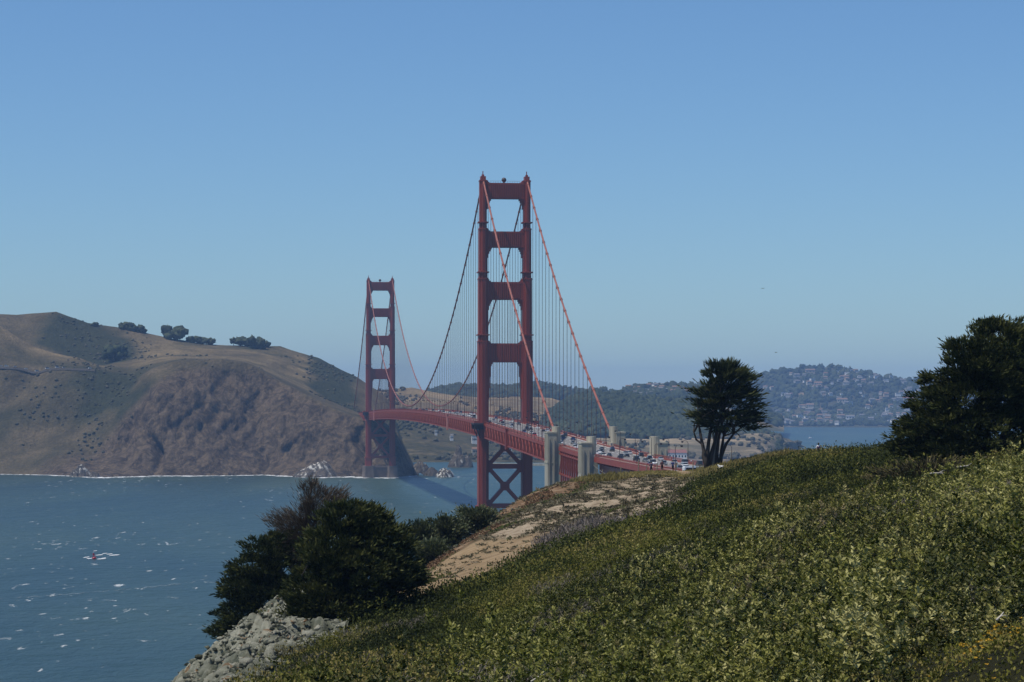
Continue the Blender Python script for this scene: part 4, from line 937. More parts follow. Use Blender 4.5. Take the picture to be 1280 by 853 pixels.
for a, b in SPANS:
    for sd in (-1, 1):
        m = MB(); t = sd * 13.45
        strip(m, a, b, t - 0.3, t + 0.3, -1.5, 0.05, 10); strip(m, a, b, t - 0.3, t + 0.3, -9.0, -8.2, 10)
        k = 0; s = a; pan = 7.62 if a < 1200 else 7.62
        while s < b - 2:
            e = min(s + pan, b); zs, ze = deck(s), deck(e)
            m.beam(B(s, t, zs - 1.4), B(s, t, zs - 8.5), 0.42, 0.62, up=PR)
            m.beam(B(s, t + 0.02, zs - (8.5 if k % 2 else 1.4)), B(e, t + 0.02, ze - (1.4 if k % 2 else 8.5)), 0.42, 0.62, up=PR)
            mid = (s + e) / 2
            m.beam(B(mid, t + 0.01, deck(mid) - 1.4), B(mid, t + 0.01, deck(mid) - 8.5), 0.28, 0.4, up=PR)
            s += pan; k += 1
        part(m, 'stiffening_truss', M['orange'])
    m = MB(); s = a
    while s < b:
        z = deck(s); m.beam(B(s, -13.2, z - 8.6), B(s, 13.2, z - 8.6), 0.5, 0.6); m.beam(B(s, -13.2, z - 1.5), B(s, 13.2, z - 1.5), 0.5, 1.5)
        e = min(s + 7.62, b); m.beam(B(s, -13.2, z - 8.55), B(e, 13.2, deck(e) - 8.55), 0.35, 0.35) if int(s) % 2 else m.beam(B(s, 13.2, z - 8.55), B(e, -13.2, deck(e) - 8.55), 0.35, 0.35)
        s += 7.62
    part(m, 'floor_beam', M['orange'])
# housings that stand out on the west face of the truss
for s, mt, w in ((-135, 'orange', 3.0), (245, 'faded', 1.7), (1165, 'faded', 1.5)):
    m = MB(); z = deck(s); m.box(B(s, -14.3, z - 4.6), (1.3, w, 11.4), BAX); m.box(B(s, -14.3, z + 1.3), (1.6, w + 0.5, 0.5), BAX)
    o = part(m, 'access_shaft', M[mt])

# main cables with bands, and the suspender ropes
def cable_z(s):
    if 0 <= s <= 1280: u = (s - 640) / 640; return 84.0 + (227.5 - 84.0) * u * u
    if s < 0: u = -s / 336.0; return 227.5 + (75.0 - 227.5) * u - 4 * 9.0 * u * (1 - u)
    u = (s - 1280) / 343.0; return 227.5 + (76.0 - 227.5) * u - 4 * 9.0 * u * (1 - u)
for sd in (-1, 1):
    m = MB()
    ss = [i * 8 for i in range(161)]; m.tube([B(s, sd * TH, cable_z(s)) for s in ss], 0.50, 8)
    s = 10
    while s < 1275:
        d = (B(s + 1, 0, cable_z(s + 1)) - B(s - 1, 0, cable_z(s - 1))).normalized(); c = B(s, sd * TH, cable_z(s)); m.tube([c - d * 0.45, c + d * 0.45], 0.72, 8); s += 15.24
    part(m, 'main_cable', M['orange_cable'], smooth=False)
    for a, b in ((-336, 0), (1280, 1623)):
        m = MB(); ss = np.linspace(a, b, 43); m.tube([B(s, sd * TH, cable_z(s)) for s in ss], 0.55, 8)
        for s in np.arange(a + 8, b - 4, 15.24):
            d = (B(s + 1, 0, cable_z(s + 1)) - B(s - 1, 0, cable_z(s - 1))).normalized(); c = B(s, sd * TH, cable_z(s)); m.tube([c - d * 0.5, c + d * 0.5], 0.80, 8)
        part(m, 'side_span_cable', M['orange_cable'])
ropes = [(s, sd) for sd in (-1, 1) for s in list(np.arange(-321, -8, 15.24)) + list(np.arange(15.24, 1270, 15.24)) + list(np.arange(1296, 1610, 15.24)) if cable_z(s) > deck(s) + 1.8]
ropes.sort(key=lambda r: r[0])
def rope(mb, s, sd):
    for o in (-0.32, 0.32): mb.beam(B(s + o, sd * TH, deck(s) - 0.3), B(s + o, sd * TH, cable_z(s)), 0.15, 0.15, up=PR)
for s, sd in ropes[:100]:
    m = MB(); rope(m, s, sd); part(m, 'suspender_rope', M['rope'])
m = MB()
for s, sd in ropes[100:]: rope(m, s, sd)
o = part(m, 'suspender_rope', M['rope']); o['kind'] = 'stuff'

# concrete pylons, the arch between them and the approach on its bents
def pylon(s0, sd, top):
    m = MB(); t0 = sd * 15.6
    q = lambda t, s, z: B(s0 + s, t0 + sd * t, z)
    m.box(q(1.0, 0, (top - 3.4) / 2), (4.4, 11.0, top - 3.4), BAX)                        # outer block
    m.box(q(-2.2, 0, top / 2 - 4), (3.4, 10.4, top - 8), BAX)
    for k in (-2.6, 2.6): m.tube([q(-1.7, k, 30), q(-1.7, k, top - 0.2)], 1.75, 12)          # twin rounded lobes rising behind it
    m.box(q(-1.7, 0, top - 4.0), (2.9, 5.4, 6.4), BAX)
    m.box(q(1.0, 0, top - 3.1), (4.8, 11.4, 0.7), BAX)
    m.box(q(1.0, 0, top - 17.5), (4.7, 11.3, 0.6), BAX)
    for k in (-3.6, 0, 3.6): m.box(q(3.3, k, top - 10), (0.35, 1.2, 11.5), BAX)
    for k in (-0.9, 1.4): m.box(q(1.0 + k, -5.6, top - 24), (0.6, 0.5, 36), BAX)
    m.box(q(0.8, 0, 9), (6.4, 13.5, 26), BAX)
    return part(m, 'concrete_pylon', M['concrete'])
for s0, top in ((-345, 77.2), (-459, 74.2)):
    for sd in (-1, 1): pylon(s0, sd, top)
m = MB()
for sd in (-1, 1):
    t = sd * 13.2; a, b = -453, -351; L = b - a
    arch = lambda s: 12 + 40 * (1 - ((s - (a + b) / 2) / (L / 2)) ** 2)
    N_ = 14
    for i in range(N_):
        s1, s2 = a + L * i / N_, a + L * (i + 1) / N_
        for dz in (0, -6): m.beam(B(s1, t, arch(s1) + dz), B(s2, t, arch(s2) + dz), 1.1, 1.3)
        m.beam(B(s1, t, arch(s1)), B(s2, t, arch(s2) - 6), 0.5); m.beam(B(s1, t, arch(s1)), B(s1, t, arch(s1) - 6), 0.5)
        m.beam(B(s1, t, arch(s1)), B(s1, t, deck(s1) - 1), 0.8, 0.8, up=PR)
        z1, z2 = deck(s1), deck(s2)
        m.beam(B(s1, t, z1 - 3.0), B(s2, t, z2 - 3.0), 0.5, 0.8); m.beam(B(s1, t, z1 - 12.5), B(s2, t, z2 - 12.5), 0.5, 0.9)
        m.beam(B(s1, t + 0.03, z1 - 3), B(s2, t + 0.03, z2 - 12.5), 0.35)
    strip(m, a, b, t - 0.4, t + 0.4, -1.6, 0.05, 10)
for i in range(15):
    s = -453 + 102 * i / 14; m.beam(B(s, -13, deck(s) - 2), B(s, 13, deck(s) - 2), 0.5, 1.6)
part(m, 'arch', M['orange'])
m = MB()
for sd in (-1, 1):
    strip(m, -690, -465, sd * 13.1, sd * 13.6, -1.9, 0.05, 12); strip(m, -690, -465, sd * 10.6, sd * 11.2, -6.6, -1.2, 12)
s = -690
while s < -466: m.beam(B(s, -13, deck(s) - 1.9), B(s, 13, deck(s) - 1.9), 0.4, 1.7); s += 7.5
part(m, 'approach_girder', M['orange'])
for s in (-490, -520, -550, -580, -610):
    m = MB(); z = deck(s)
    for t in (-9, 9):
        m.beam(B(s, t, 2), B(s, t, z - 6.2), 1.3, 1.3, up=PR)
    for za, zb_ in ((z - 20, z - 7), (z - 34, z - 21)):
        m.beam(B(s, -9, za), B(s, 9, zb_), 0.7); m.beam(B(s + 0.1, 9, za), B(s + 0.1, -9, zb_), 0.7)
    m.beam(B(s, -11, z - 6.6), B(s, 11, z - 6.6), 1.0, 1.4); part(m, 'steel_bent', M['orange'])
m = MB(); m.tube([B(-462 - u * 150, -13.8, deck(-470) - 3.0 - 16 * u * (1 - u)) for u in np.linspace(0, 1, 13)], 0.14, 6); part(m, 'hanging_conduit', M['wire'])
m = MB()
for sd in (-1, 1): m.box(B(1655, sd * 15.0, 36), (6, 22, 74), BAX)
m.box(B(1662, 0, 30), (24, 30, 64), BAX); part(m, 'north_abutment', M['concrete'])

# ------------------------------------------------------------------ street lamps on the bridge
def make_lamp():
    r = empty('street_lamp')
    m = MB(); m.tube([(0, 0, 0), (0, 0, 0.8), (0, 0, 8.2)], [0.22, 0.14, 0.10], 6); m.tube([(0, 0, 8.1), (0.5, 0, 8.9), (1.5, 0, 9.1), (2.2, 0, 8.9)], 0.09, 6)
    m.build('pole', M['dark_steel'], r)
    m = MB(); m.box((2.3, 0, 8.55), (0.75, 0.5, 0.5)); m.box((2.3, 0, 8.86), (0.95, 0.65, 0.14)); m.build('lantern', M['dark_steel'], r)
    m = MB(); m.box((2.3, 0, 8.27), (0.5, 0.36, 0.08)); m.build('diffuser', M['lamp_glass'], r)
    return r
lamp0 = make_lamp(); first = True
axis_rot = math.atan2(PR.y, PR.x)
for i, s in enumerate(list(range(-640, -20, 42)) + list(range(45, 1260, 55))):
    for sd in (-1, 1):
        o = lamp0 if first else copy_tree(lamp0); first = False
        p = B(s, sd * 10.3, deck(s) + 0.25); o.location = p; o.rotation_euler = (0, 0, axis_rot + (math.pi if sd > 0 else 0))
        side = 'west' if sd < 0 else 'east'
        where = 'on the approach before the pylons' if s < -465 else 'between the two pairs of concrete pylons' if s < -350 else 'on the side span before the near tower' if s < 0 else 'on the long main span beyond the near tower'
        tag(o, 'red street lamp along the %s walkway, %s' % (side, where), 'street lamp', 'street lamps along the bridge')

# ------------------------------------------------------------------ vehicles
def car_mesh(kind):
    if kind == 'car': L, W, prof = 4.5, 1.8, [(-2.25, 0.35), (-2.25, 0.8), (-2.1, 0.95), (-1.6, 1.0), (1.0, 0.95), (2.1, 0.82), (2.25, 0.6), (2.25, 0.35)]; cab = [(-1.75, 0.97), (-1.25, 1.45), (0.25, 1.47), (1.05, 0.93)]
    elif kind == 'suv': L, W, prof = 4.7, 1.95, [(-2.35, 0.4), (-2.35, 1.0), (-2.2, 1.12), (1.0, 1.1), (2.2, 1.0), (2.35, 0.75), (2.35, 0.4)]; cab = [(-2.2, 1.1), (-1.95, 1.75), (0.3, 1.78), (1.1, 1.08)]
    else: L, W, prof = 5.4, 2.0, [(-2.7, 0.4), (-2.7, 1.2), (1.6, 1.2), (2.5, 1.05), (2.7, 0.8), (2.7, 0.4)]; cab = [(-2.68, 1.18), (-2.6, 2.25), (1.1, 2.25), (1.9, 1.16)]
    def ext(pr, w, taper=0.0):
        m = MB(); n = len(pr); zt = max(z for _, z in pr); zb = min(z for _, z in pr)
        wf = lambda z: w / 2 - taper * (z - zb) / max(zt - zb, 1e-3)
        v = [(x, -wf(z), z) for x, z in pr] + [(x, wf(z), z) for x, z in pr]
        m.add(v, [tuple(range(n)), tuple(range(n, 2 * n))[::-1]] + [(i + n, (i + 1) % n + n, (i + 1) % n, i) for i in range(n)]); return m
    body = ext(prof, W)
    roofz = max(z for _, z in cab); c2 = [(x * 0.97, z) for x, z in cab]
    top = MB(); xr = [x for x, z in cab if z > roofz - 0.06]
    top.box(((min(xr) + max(xr)) / 2, 0, roofz + 0.03), (max(xr) - min(xr) + 0.1, W - 0.5, 0.07))
    body.add(top.v, top.f)
    return L, W, body, ext(c2, W - 0.14, 0.18)
CAR_META = {}
def make_vehicle(kind, paint):
    L, W, body, cab = car_mesh(kind)
    r = empty({'car': 'car', 'suv': 'car', 'van': 'van'}[kind])
    body.build('body', M['paint_' + paint], r); cab.build('windows', M['glass'], r)
    for x in (-L * 0.31, L * 0.31):
        for y in (-W / 2 + 0.05, W / 2 - 0.05):
            m = MB(); m.tube([(x, y - 0.11, 0.33), (x, y + 0.11, 0.33)], 0.33, 10); m.build('wheel', M['tyre'], r)
    for y in (-W * 0.34, W * 0.34):
        m = MB(); m.box((L / 2 - 0.02, y, 0.72), (0.1, 0.36, 0.17)); m.build('headlight', M['lamp_glass'], r)
    return r
def make_bus(paint, stripe):
    r = empty('coach')
    m = MB(); m.box((0, 0, 1.65), (12, 2.5, 2.5)); m.box((0, 0, 3.05), (11.7, 2.3, 0.36)); m.build('body', M['paint_' + paint], r)
    for y in (-1.27, 1.27):
        m = MB(); m.box((0.1, y, 2.2), (11.2, 0.05, 1.05)); m.build('windows', M['glass'], r)
    m = MB(); m.box((6.0, 0, 2.0), (0.06, 2.2, 1.5)); m.build('windscreen', M['glass'], r)
    m = MB(); m.box((0, 0, 0.75), (12.04, 2.54, 0.6)); m.build('skirt', M['paint_' + stripe], r)
    for x in (-3.6, 4.0):
        for y in (-1.15, 1.15):
            m = MB(); m.tube([(x, y - 0.16, 0.5), (x, y + 0.16, 0.5)], 0.5, 12); m.build('wheel', M['tyre'], r)
    return r
protos = {}
def put_vehicle(kind, paint, loc, rz, label, group, cat=None):
    k = (kind, paint)
    if k not in protos: protos[k] = make_vehicle(kind, paint); o = protos[k]
    else: o = copy_tree(protos[k])
    o.location = loc; o.rotation_euler = (0, 0, rz); tag(o, label, cat or ('van' if kind == 'van' else 'car'), group); return o
north = math.atan2(AX.y, AX.x)
lanes = [(-7.8, -1), (-4.7, -1), (-1.6, -1), (1.6, 1), (4.7, 1), (7.8, 1)]
vr = random.Random(5)
def zone(s):
    if s < -465: return 'on the approach before the near pylons', 0.9
    if s < -350: return 'between the two pairs of concrete pylons', 0.8
    if s < -4: return 'on the side span before the near tower', 0.7
    return 'on the main span past the near tower', 0.4
for t, dr in lanes:
    s = -650 + vr.uniform(0, 25)
    while s < 900:
        z = deck(s); paint = vr.choices(['white', 'silver', 'black', 'grey', 'blue', 'red'], [5, 4, 4, 3, 2, 0.8])[0]; kind = vr.choices(['car', 'suv', 'van'], [5, 4, 0.9])[0]
        wh, _ = zone(s)
        if not (120 < s < 150 and t < 0):
            dirw = 'coming towards the viewer' if dr < 0 else 'driving away'
            nm = {'car': 'car', 'suv': 'tall car', 'van': 'van'}[kind]
            p = B(s, t + vr.uniform(-0.25, 0.25), z + 0.02)
            o = put_vehicle(kind, paint, p, north if dr > 0 else north + math.pi, '%s %s %s %s' % (paint, nm, dirw, wh), 'vehicles in traffic on the bridge')
            slope = math.atan2(deck(s + 2) - deck(s - 2), 4) * dr; o.rotation_euler = (0, -slope, o.rotation_euler[2])
        s += vr.uniform(22, 75) if s < -350 else vr.uniform(32, 110) if s < 0 else vr.uniform(60, 200)
bus = make_bus('white', 'grey'); bus.location = B(135, -6.4, deck(135) + 0.02); bus.rotation_euler = (0, 0, north + math.pi)
tag(bus, 'white coach with dark windows just beyond the near tower', 'coach')
bus = make_bus('white', 'red'); q = P(876, 585, 792); bus.location = (q.x, 792, 64.95); bus.rotation_euler = (0, 0, R(14))
tag(bus, 'white roofed coach with red skirt parked behind the lone tree', 'coach')
q = P(874, 590, 755); put_vehicle('suv', 'white', (q.x, 755, max(64.6, gz1(q.x, 755))), R(20), 'white car parked in front of the red skirted coach', None)

# vehicles at the viewpoint on the headland road
def bench_point(px):
    p = hA.at(np.array([float(px)]), np.array([3.0]))[0]; return p
g_ = 'vehicles parked along the headland road'
for i, (px, kind, paint) in enumerate([(2, 'suv', 'silver'), (9, 'van', 'white'), (20, 'car', 'silver'), (33, 'car', 'white'), (47, 'van', 'white'), (60, 'van', 'white'), (72, 'van', 'white'), (80, 'car', 'silver'), (113, 'van', 'white')]):
    p = bench_point(px); o = put_vehicle(kind, paint, (p[0], p[1] - 2, p[2] + 0.25), R(8 + 7 * i), '', g_)
    o['label'] = ['silver car at the left end of the headland road row', 'leftmost white van on the headland road', 'silver car between a white van and a white car on the headland road', 'white car in the middle of the headland road row',
                  'white van right of the white car on the headland road', 'middle one of the white vans on the headland road', 'white van beside the last silver car of the headland road row', 'silver car at the right end of the headland road row', 'lone white van at the far right of the headland road'][i]
# the road bench itself
rp = [hA.at(np.array([float(px)]), np.array([3.0]))[0] for px in range(-60, 126, 6)]
v = []; f = []
for i, p in enumerate(rp):
    v += [(p[0], p[1] - 5.5, p[2] - 2.5), (p[0], p[1] - 4, p[2] + 0.22), (p[0], p[1] + 3, p[2] + 0.22), (p[0], p[1] + 5, p[2] - 2.5)]
for i in range(len(rp) - 1):
    for j in range(3): f.append((4 * i + j, 4 * i + 4 + j, 4 * i + 5 + j, 4 * i + 1 + j))
m = MB(); m.add(v, f); tag(m.build('headland_road', plain('dark_road', (0.06, 0.052, 0.042), 0.9, 0.15, 0.1)), kind='structure')

# ------------------------------------------------------------------ people
def skin_body(joints, bones, radii, mats, name, parent=None, levels=1, zones=None):
    me = bpy.data.meshes.new(name); me.from_pydata(joints, bones, [])
    o = bpy.data.objects.new(name, me); COL.objects.link(o)
    sk = o.modifiers.new('skin', 'SKIN'); sk.use_smooth_shade = True
    for i, r in enumerate(radii):
        me.skin_vertices[0].data[i].radius = (r, r) if not hasattr(r, '__len__') else r
        me.skin_vertices[0].data[i].use_root = (i == 0)
    ss = o.modifiers.new('sub', 'SUBSURF'); ss.levels = levels; ss.render_levels = levels
    dg = bpy.context.evaluated_depsgraph_get(); ev = o.evaluated_get(dg)
    m2 = bpy.data.meshes.new_from_object(ev, depsgraph=dg)
    bpy.data.objects.remove(o); bpy.data.meshes.remove(me)
    m2.name = name; m2.materials.clear()
    for x in mats: m2.materials.append(x)
    if zones:
        for p in m2.polygons: p.material_index = zones(p.center)
    return m2
def person_mesh(top, bottom, stride=0.16, arm=0.08, detail=2):
    J = [(0, 0, 0.96), (0, 0, 1.15), (0, 0.01, 1.38), (0, 0.0, 1.50), (0, -0.01, 1.62), (0, -0.015, 1.72),
         (-0.10, 0, 0.90), (-0.11, -stride * 0.5, 0.50), (-0.11, -stride * 0.6, 0.08), (-0.11, -stride * 0.6 + 0.17, 0.04),
         (0.10, 0, 0.90), (0.11, stride * 0.6, 0.50), (0.11, stride * 0.5, 0.09), (0.11, stride * 0.5 + 0.17, 0.04),
         (-0.19, 0, 1.40), (-0.25, arm * 0.4, 1.13), (-0.25, arm * 2.2, 0.90), (-0.24, arm * 2.6, 0.80),
         (0.19, 0, 1.40), (0.25, -arm * 0.6, 1.13), (0.25, arm * 0.5, 0.90), (0.24, arm * 0.9, 0.80)]
    E = [(0, 1), (1, 2), (2, 3), (3, 4), (4, 5), (0, 6), (6, 7), (7, 8), (8, 9), (0, 10), (10, 11), (11, 12), (12, 13), (2, 14), (14, 15), (15, 16), (16, 17), (2, 18), (18, 19), (19, 20), (20, 21)]
    Rd = [(0.15, 0.11), (0.135, 0.10), (0.15, 0.11), 0.055, (0.085, 0.10), (0.07, 0.085), 0.10, 0.065, 0.042, 0.04, 0.10, 0.065, 0.042, 0.04, 0.06, 0.047, 0.036, 0.035, 0.06, 0.047, 0.036, 0.035]
    def zn(c):
        if c.z > 1.47: return 0
        if abs(c.x) > 0.185 and c.z < 1.18: return 0
        if c.z > 0.97: return 1
        if c.z > 0.45: return 2
        return 3 if c.z < 0.1 else 0
    return skin_body(J, E, Rd, [M['skin'], M['cloth_' + top], M['cloth_' + bottom], M['cloth_black']], 'person', levels=1, zones=zn)
def hair_mesh():
    V, Fq, _ = blobs(np.array([(0, -0.035, 1.60)]), np.array([0.105]), np.array([0.13]), 0.03, sink=0.55)
    return np_mesh('hair', V, Fq, M['hair'], 3, smooth=True)
HM = hair_mesh()
def person(me, loc, rz, label, group=None, scale=1.0):
    o = link('person', me, None, loc); o.rotation_euler = (0, 0, rz); o.scale = (scale,) * 3
    tag(o, label, 'person', group); link('hair', HM, o); return o
for px, d, top, bot, lab, rz in ((841, 345.5, 'blue', 'black', 'hiker in blue top and black shorts on the dune path', R(200)), (827.5, 344, 'maroon', 'black', 'hiker in dark maroon clothes on the dune path', R(185)),
                                 (814, 345, 'navy', 'black', 'hiker in navy clothes half hidden beyond the fence', R(170))):
    x = (px - 640) / F * d; person(person_mesh(top, bot), (x, d, gz1(x, d)), rz, lab)
x = (1023 - 640) / F * 252; pz = 90.2 - (553.6 - 499) / F * 252 - 1.76
wp = person(person_mesh('white', 'navy'), (x, 252, pz), R(10), 'person in a white top with a dark pack, waist deep in crest scrub')
m = MB(); m.box((0, -0.17, 1.2), (0.34, 0.18, 0.34)); m.build('backpack', M['cloth_purple'], wp); 
print('white person ground', gz1(x, 252), pz)
wr = random.Random(9); wm = {c: person_mesh(c, b, 0.2, 0.06) for c, b in (('white', 'navy'), ('red', 'black'), ('grey', 'navy'), ('black', 'navy'), ('pink', 'grey'), ('blue', 'black'))}
for i in range(62):
    s = wr.uniform(-640, -10) if i < 52 else wr.uniform(20, 500)
    c = wr.choice(list(wm)); t = wr.uniform(10.5, 12.6)
    if abs(s + 345) < 9 or abs(s + 459) < 9: continue
    wh = 'before the near pylons' if s < -465 else 'between the concrete pylon pairs' if s < -350 else 'before the near tower' if s < 0 else 'beyond the near tower'
    person(wm[c], B(s, t, deck(s) + 0.25), north - math.pi / 2 + (math.pi if wr.random() < 0.5 else 0), 'walker in a %s top on the east walkway %s' % (c, wh), 'walkers on the east walkway')

# ------------------------------------------------------------------ trees
def limb(mb, a, b, r0, r1, bend=0.15, n=5, seg=6):
    a = Vector(a); b = Vector(b); L = (b - a).length; bend = min(bend, 0.16); b = a.lerp(b, 0.82); off = Vector((random.gauss(0, 1), random.gauss(0, 1), random.gauss(0, 0.6))) * L * bend * 0.5
    pts_ = [a.lerp(b, i / n) + off * math.sin(math.pi * i / n) for i in range(n + 1)]
    mb.tube(pts_, [r0 + (r1 - r0) * i / n for i in range(n + 1)], seg)
    return pts_
def spray_crown(lobes, pads, per, padr, L0, wid, wind=(0.15, 0, 0.35), flat=0.35, tone=0.45, seed=0, loose=0.22):
    """foliage pads through the crown's lobes, each a flattened fan of pointed sprays"""
    g = np.random.default_rng(seed); parts = []; centres = []
    vol = np.array([l[3] * l[4] * l[5] for l in lobes]); vol = vol ** 0.75; vol /= vol.sum()
    which = g.choice(len(lobes), pads, p=vol)
    L = np.array(lobes, float)[which]
    u = g.normal(size=(pads, 3)); u = unit(u); rr = 0.45 + 0.55 * g.random(pads) ** 0.45
    c = L[:, :3] + u * rr[:, None] * L[:, 3:6]; mid = np.array(lobes, float)[:, :3].mean(0)
    out = c - (mid - np.array([0, 0, 1.0])); out[:, 2] *= 0.35; out = unit(out) + np.array(wind)
    k = per; C = np.repeat(c, k, 0); O = np.repeat(unit(out), k, 0); pr = np.repeat(padr * g.uniform(0.55, 1.4, pads), k)
    off = g.normal(size=(pads * k, 3)) * np.array([0.5, 0.5, flat * 0.4]) * pr[:, None]
    along = (off * O).sum(-1, keepdims=True); off = off + O * along * (0.6 if loose < 0.3 else 0.15)            # pads stretch outward like boughs
    dr = O * (1.0 if loose < 0.3 else 0.65) + unit(off + 1e-6) * (0.35 if loose < 0.3 else 0.6) + np.array([0, 0, 0 if loose < 0.3 else 0.25]) + g.normal(size=off.shape) * loose
    tn = np.repeat(tone + g.normal(size=pads) * 0.19, k) + 0.22 * off[:, 2] / (pr * flat + 1e-6) + g.normal(size=pads * k) * 0.10  # upper sprays of each pad painted lighter, lower ones darker, as sunlit tops
    for j in range(2):
        Ls = L0 * g.uniform(0.5, 1.35, pads * k)
        V, Fq, t = kites(C + off, dr + g.normal(size=dr.shape) * 0.12, Ls, Ls * wid * g.uniform(0.7, 1.3, pads * k), tn)
        parts.append((V, Fq, t))
    return parts, c
def grow_limbs(m, stems, c, every, r0):
    """limbs from the nearest lower stem point out to every n-th bough"""
    pts_ = [Vector(p) for st in stems for i in range(len(st) - 1) for p in (Vector(st[i]), Vector(st[i]).lerp(Vector(st[i + 1]), 0.5), Vector(st[i + 1]))]
    for k in range(0, len(c), every):
        t = Vector(c[k]); a = min(pts_, key=lambda p: (p - t).length + max(0, p.z - t.z) * 1.5)
        limb(m, a, a.lerp(t, 0.9), r0, 0.02, 0.14, 4, 5)
# lone cypress with several stems on the crest
def lone():
    d = 302; x0 = (882 - 640) / F * d; z0 = gz1(x0, d) - 0.1; r = empty('cypress_tree', (x0, d, z0))
    S = d / F
    q = lambda px, py, dy=0: Vector(((px - 882) * S, dy, (586 - py) * S + 0.0))
    m = MB()
    stems = [[(884, 587), (882, 570), (879, 555), (876, 540), (873, 520), (880, 495)], [(882, 587), (884, 565), (886, 548), (889, 530), (893, 500), (899, 470)], [(886, 586), (889, 565), (894, 548), (897, 530), (905, 510), (915, 480)],
             [(884, 585), (879, 566), (880, 552), (871, 545), (868, 535), (869, 525)]]
    more = [[(896, 580), (897, 562), (899, 545), (903, 525), (908, 500)], [(898, 580), (904, 562), (909, 550), (918, 538), (930, 528)], [(902, 580), (903, 560), (906, 540), (911, 520)]]
    for i, st in enumerate(stems): m.tube([q(*p, (-0.3 + 0.25 * i) + 0.2 * k) for k, p in enumerate(st)], list(np.linspace(0.33 if i < 3 else 0.20, 0.08, len(st))), 7)
    for i, st in enumerate(more): m.tube([q(*p, 0.9 + 0.3 * i) for p in st], list(np.linspace(0.28, 0.08, len(st))), 7)
    lobes = [(905, 475, 0, 30, 30, 26), (900, 462, 0, 22, 22, 16), (885, 500, 0, 22, 22, 14), (925, 500, 0, 26, 26, 20), (918, 470, 0, 24, 24, 18), (878, 520, 0, 17, 16, 8), (935, 522, 0, 18, 18, 13), (900, 520, 0, 30, 24, 11), (880, 485, 0, 17, 16, 16), (938, 505, 0, 14, 15, 12)]
    lo = [(*q(904 + (px - 904) * .86, py, dy), rx * S * .86, ry * S, rz * S) for px, py, dy, rx, ry, rz in lobes]
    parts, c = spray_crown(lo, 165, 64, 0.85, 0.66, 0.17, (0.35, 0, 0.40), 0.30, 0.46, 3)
    rr = random.Random(2)
    for k in range(0, len(c), 5):
        st = rr.choice(stems + more); b = q(*st[-2], 0); limb(m, b, c[k], 0.10, 0.03, 0.3, 4, 5)
    m.build('trunk', M['bark'], r, True); leaf_obj('crown', parts, 'cypress', r)
    tag(r, 'lone dark cypress with several stems on the grassy crest', 'tree')
    r2 = empty('bare_tree_trunk', (x0 + 12 * S, d + 2.2, gz1(x0 + 12 * S, d + 2.2) - 0.2)); m = MB()
    m.tube([(0, 0, 0), (0.1, 0, 1.5), (0.25, 0, 3.2), (0.45, 0.1, 5.0), (0.5, 0.2, 7.0)], [0.5, 0.42, 0.36, 0.25, 0.1], 8)
    limb(m, (0.25, 0, 3.2), (-0.4, 0.2, 6), 0.2, 0.07); limb(m, (0.35, 0, 4.0), (1.4, 0.2, 6.2), 0.17, 0.06); m.build('trunk', M['bark_pale'], r2, True)
    tag(r2, 'pale grey bare trunk standing behind the stems of the lone cypress', 'tree')
lone()
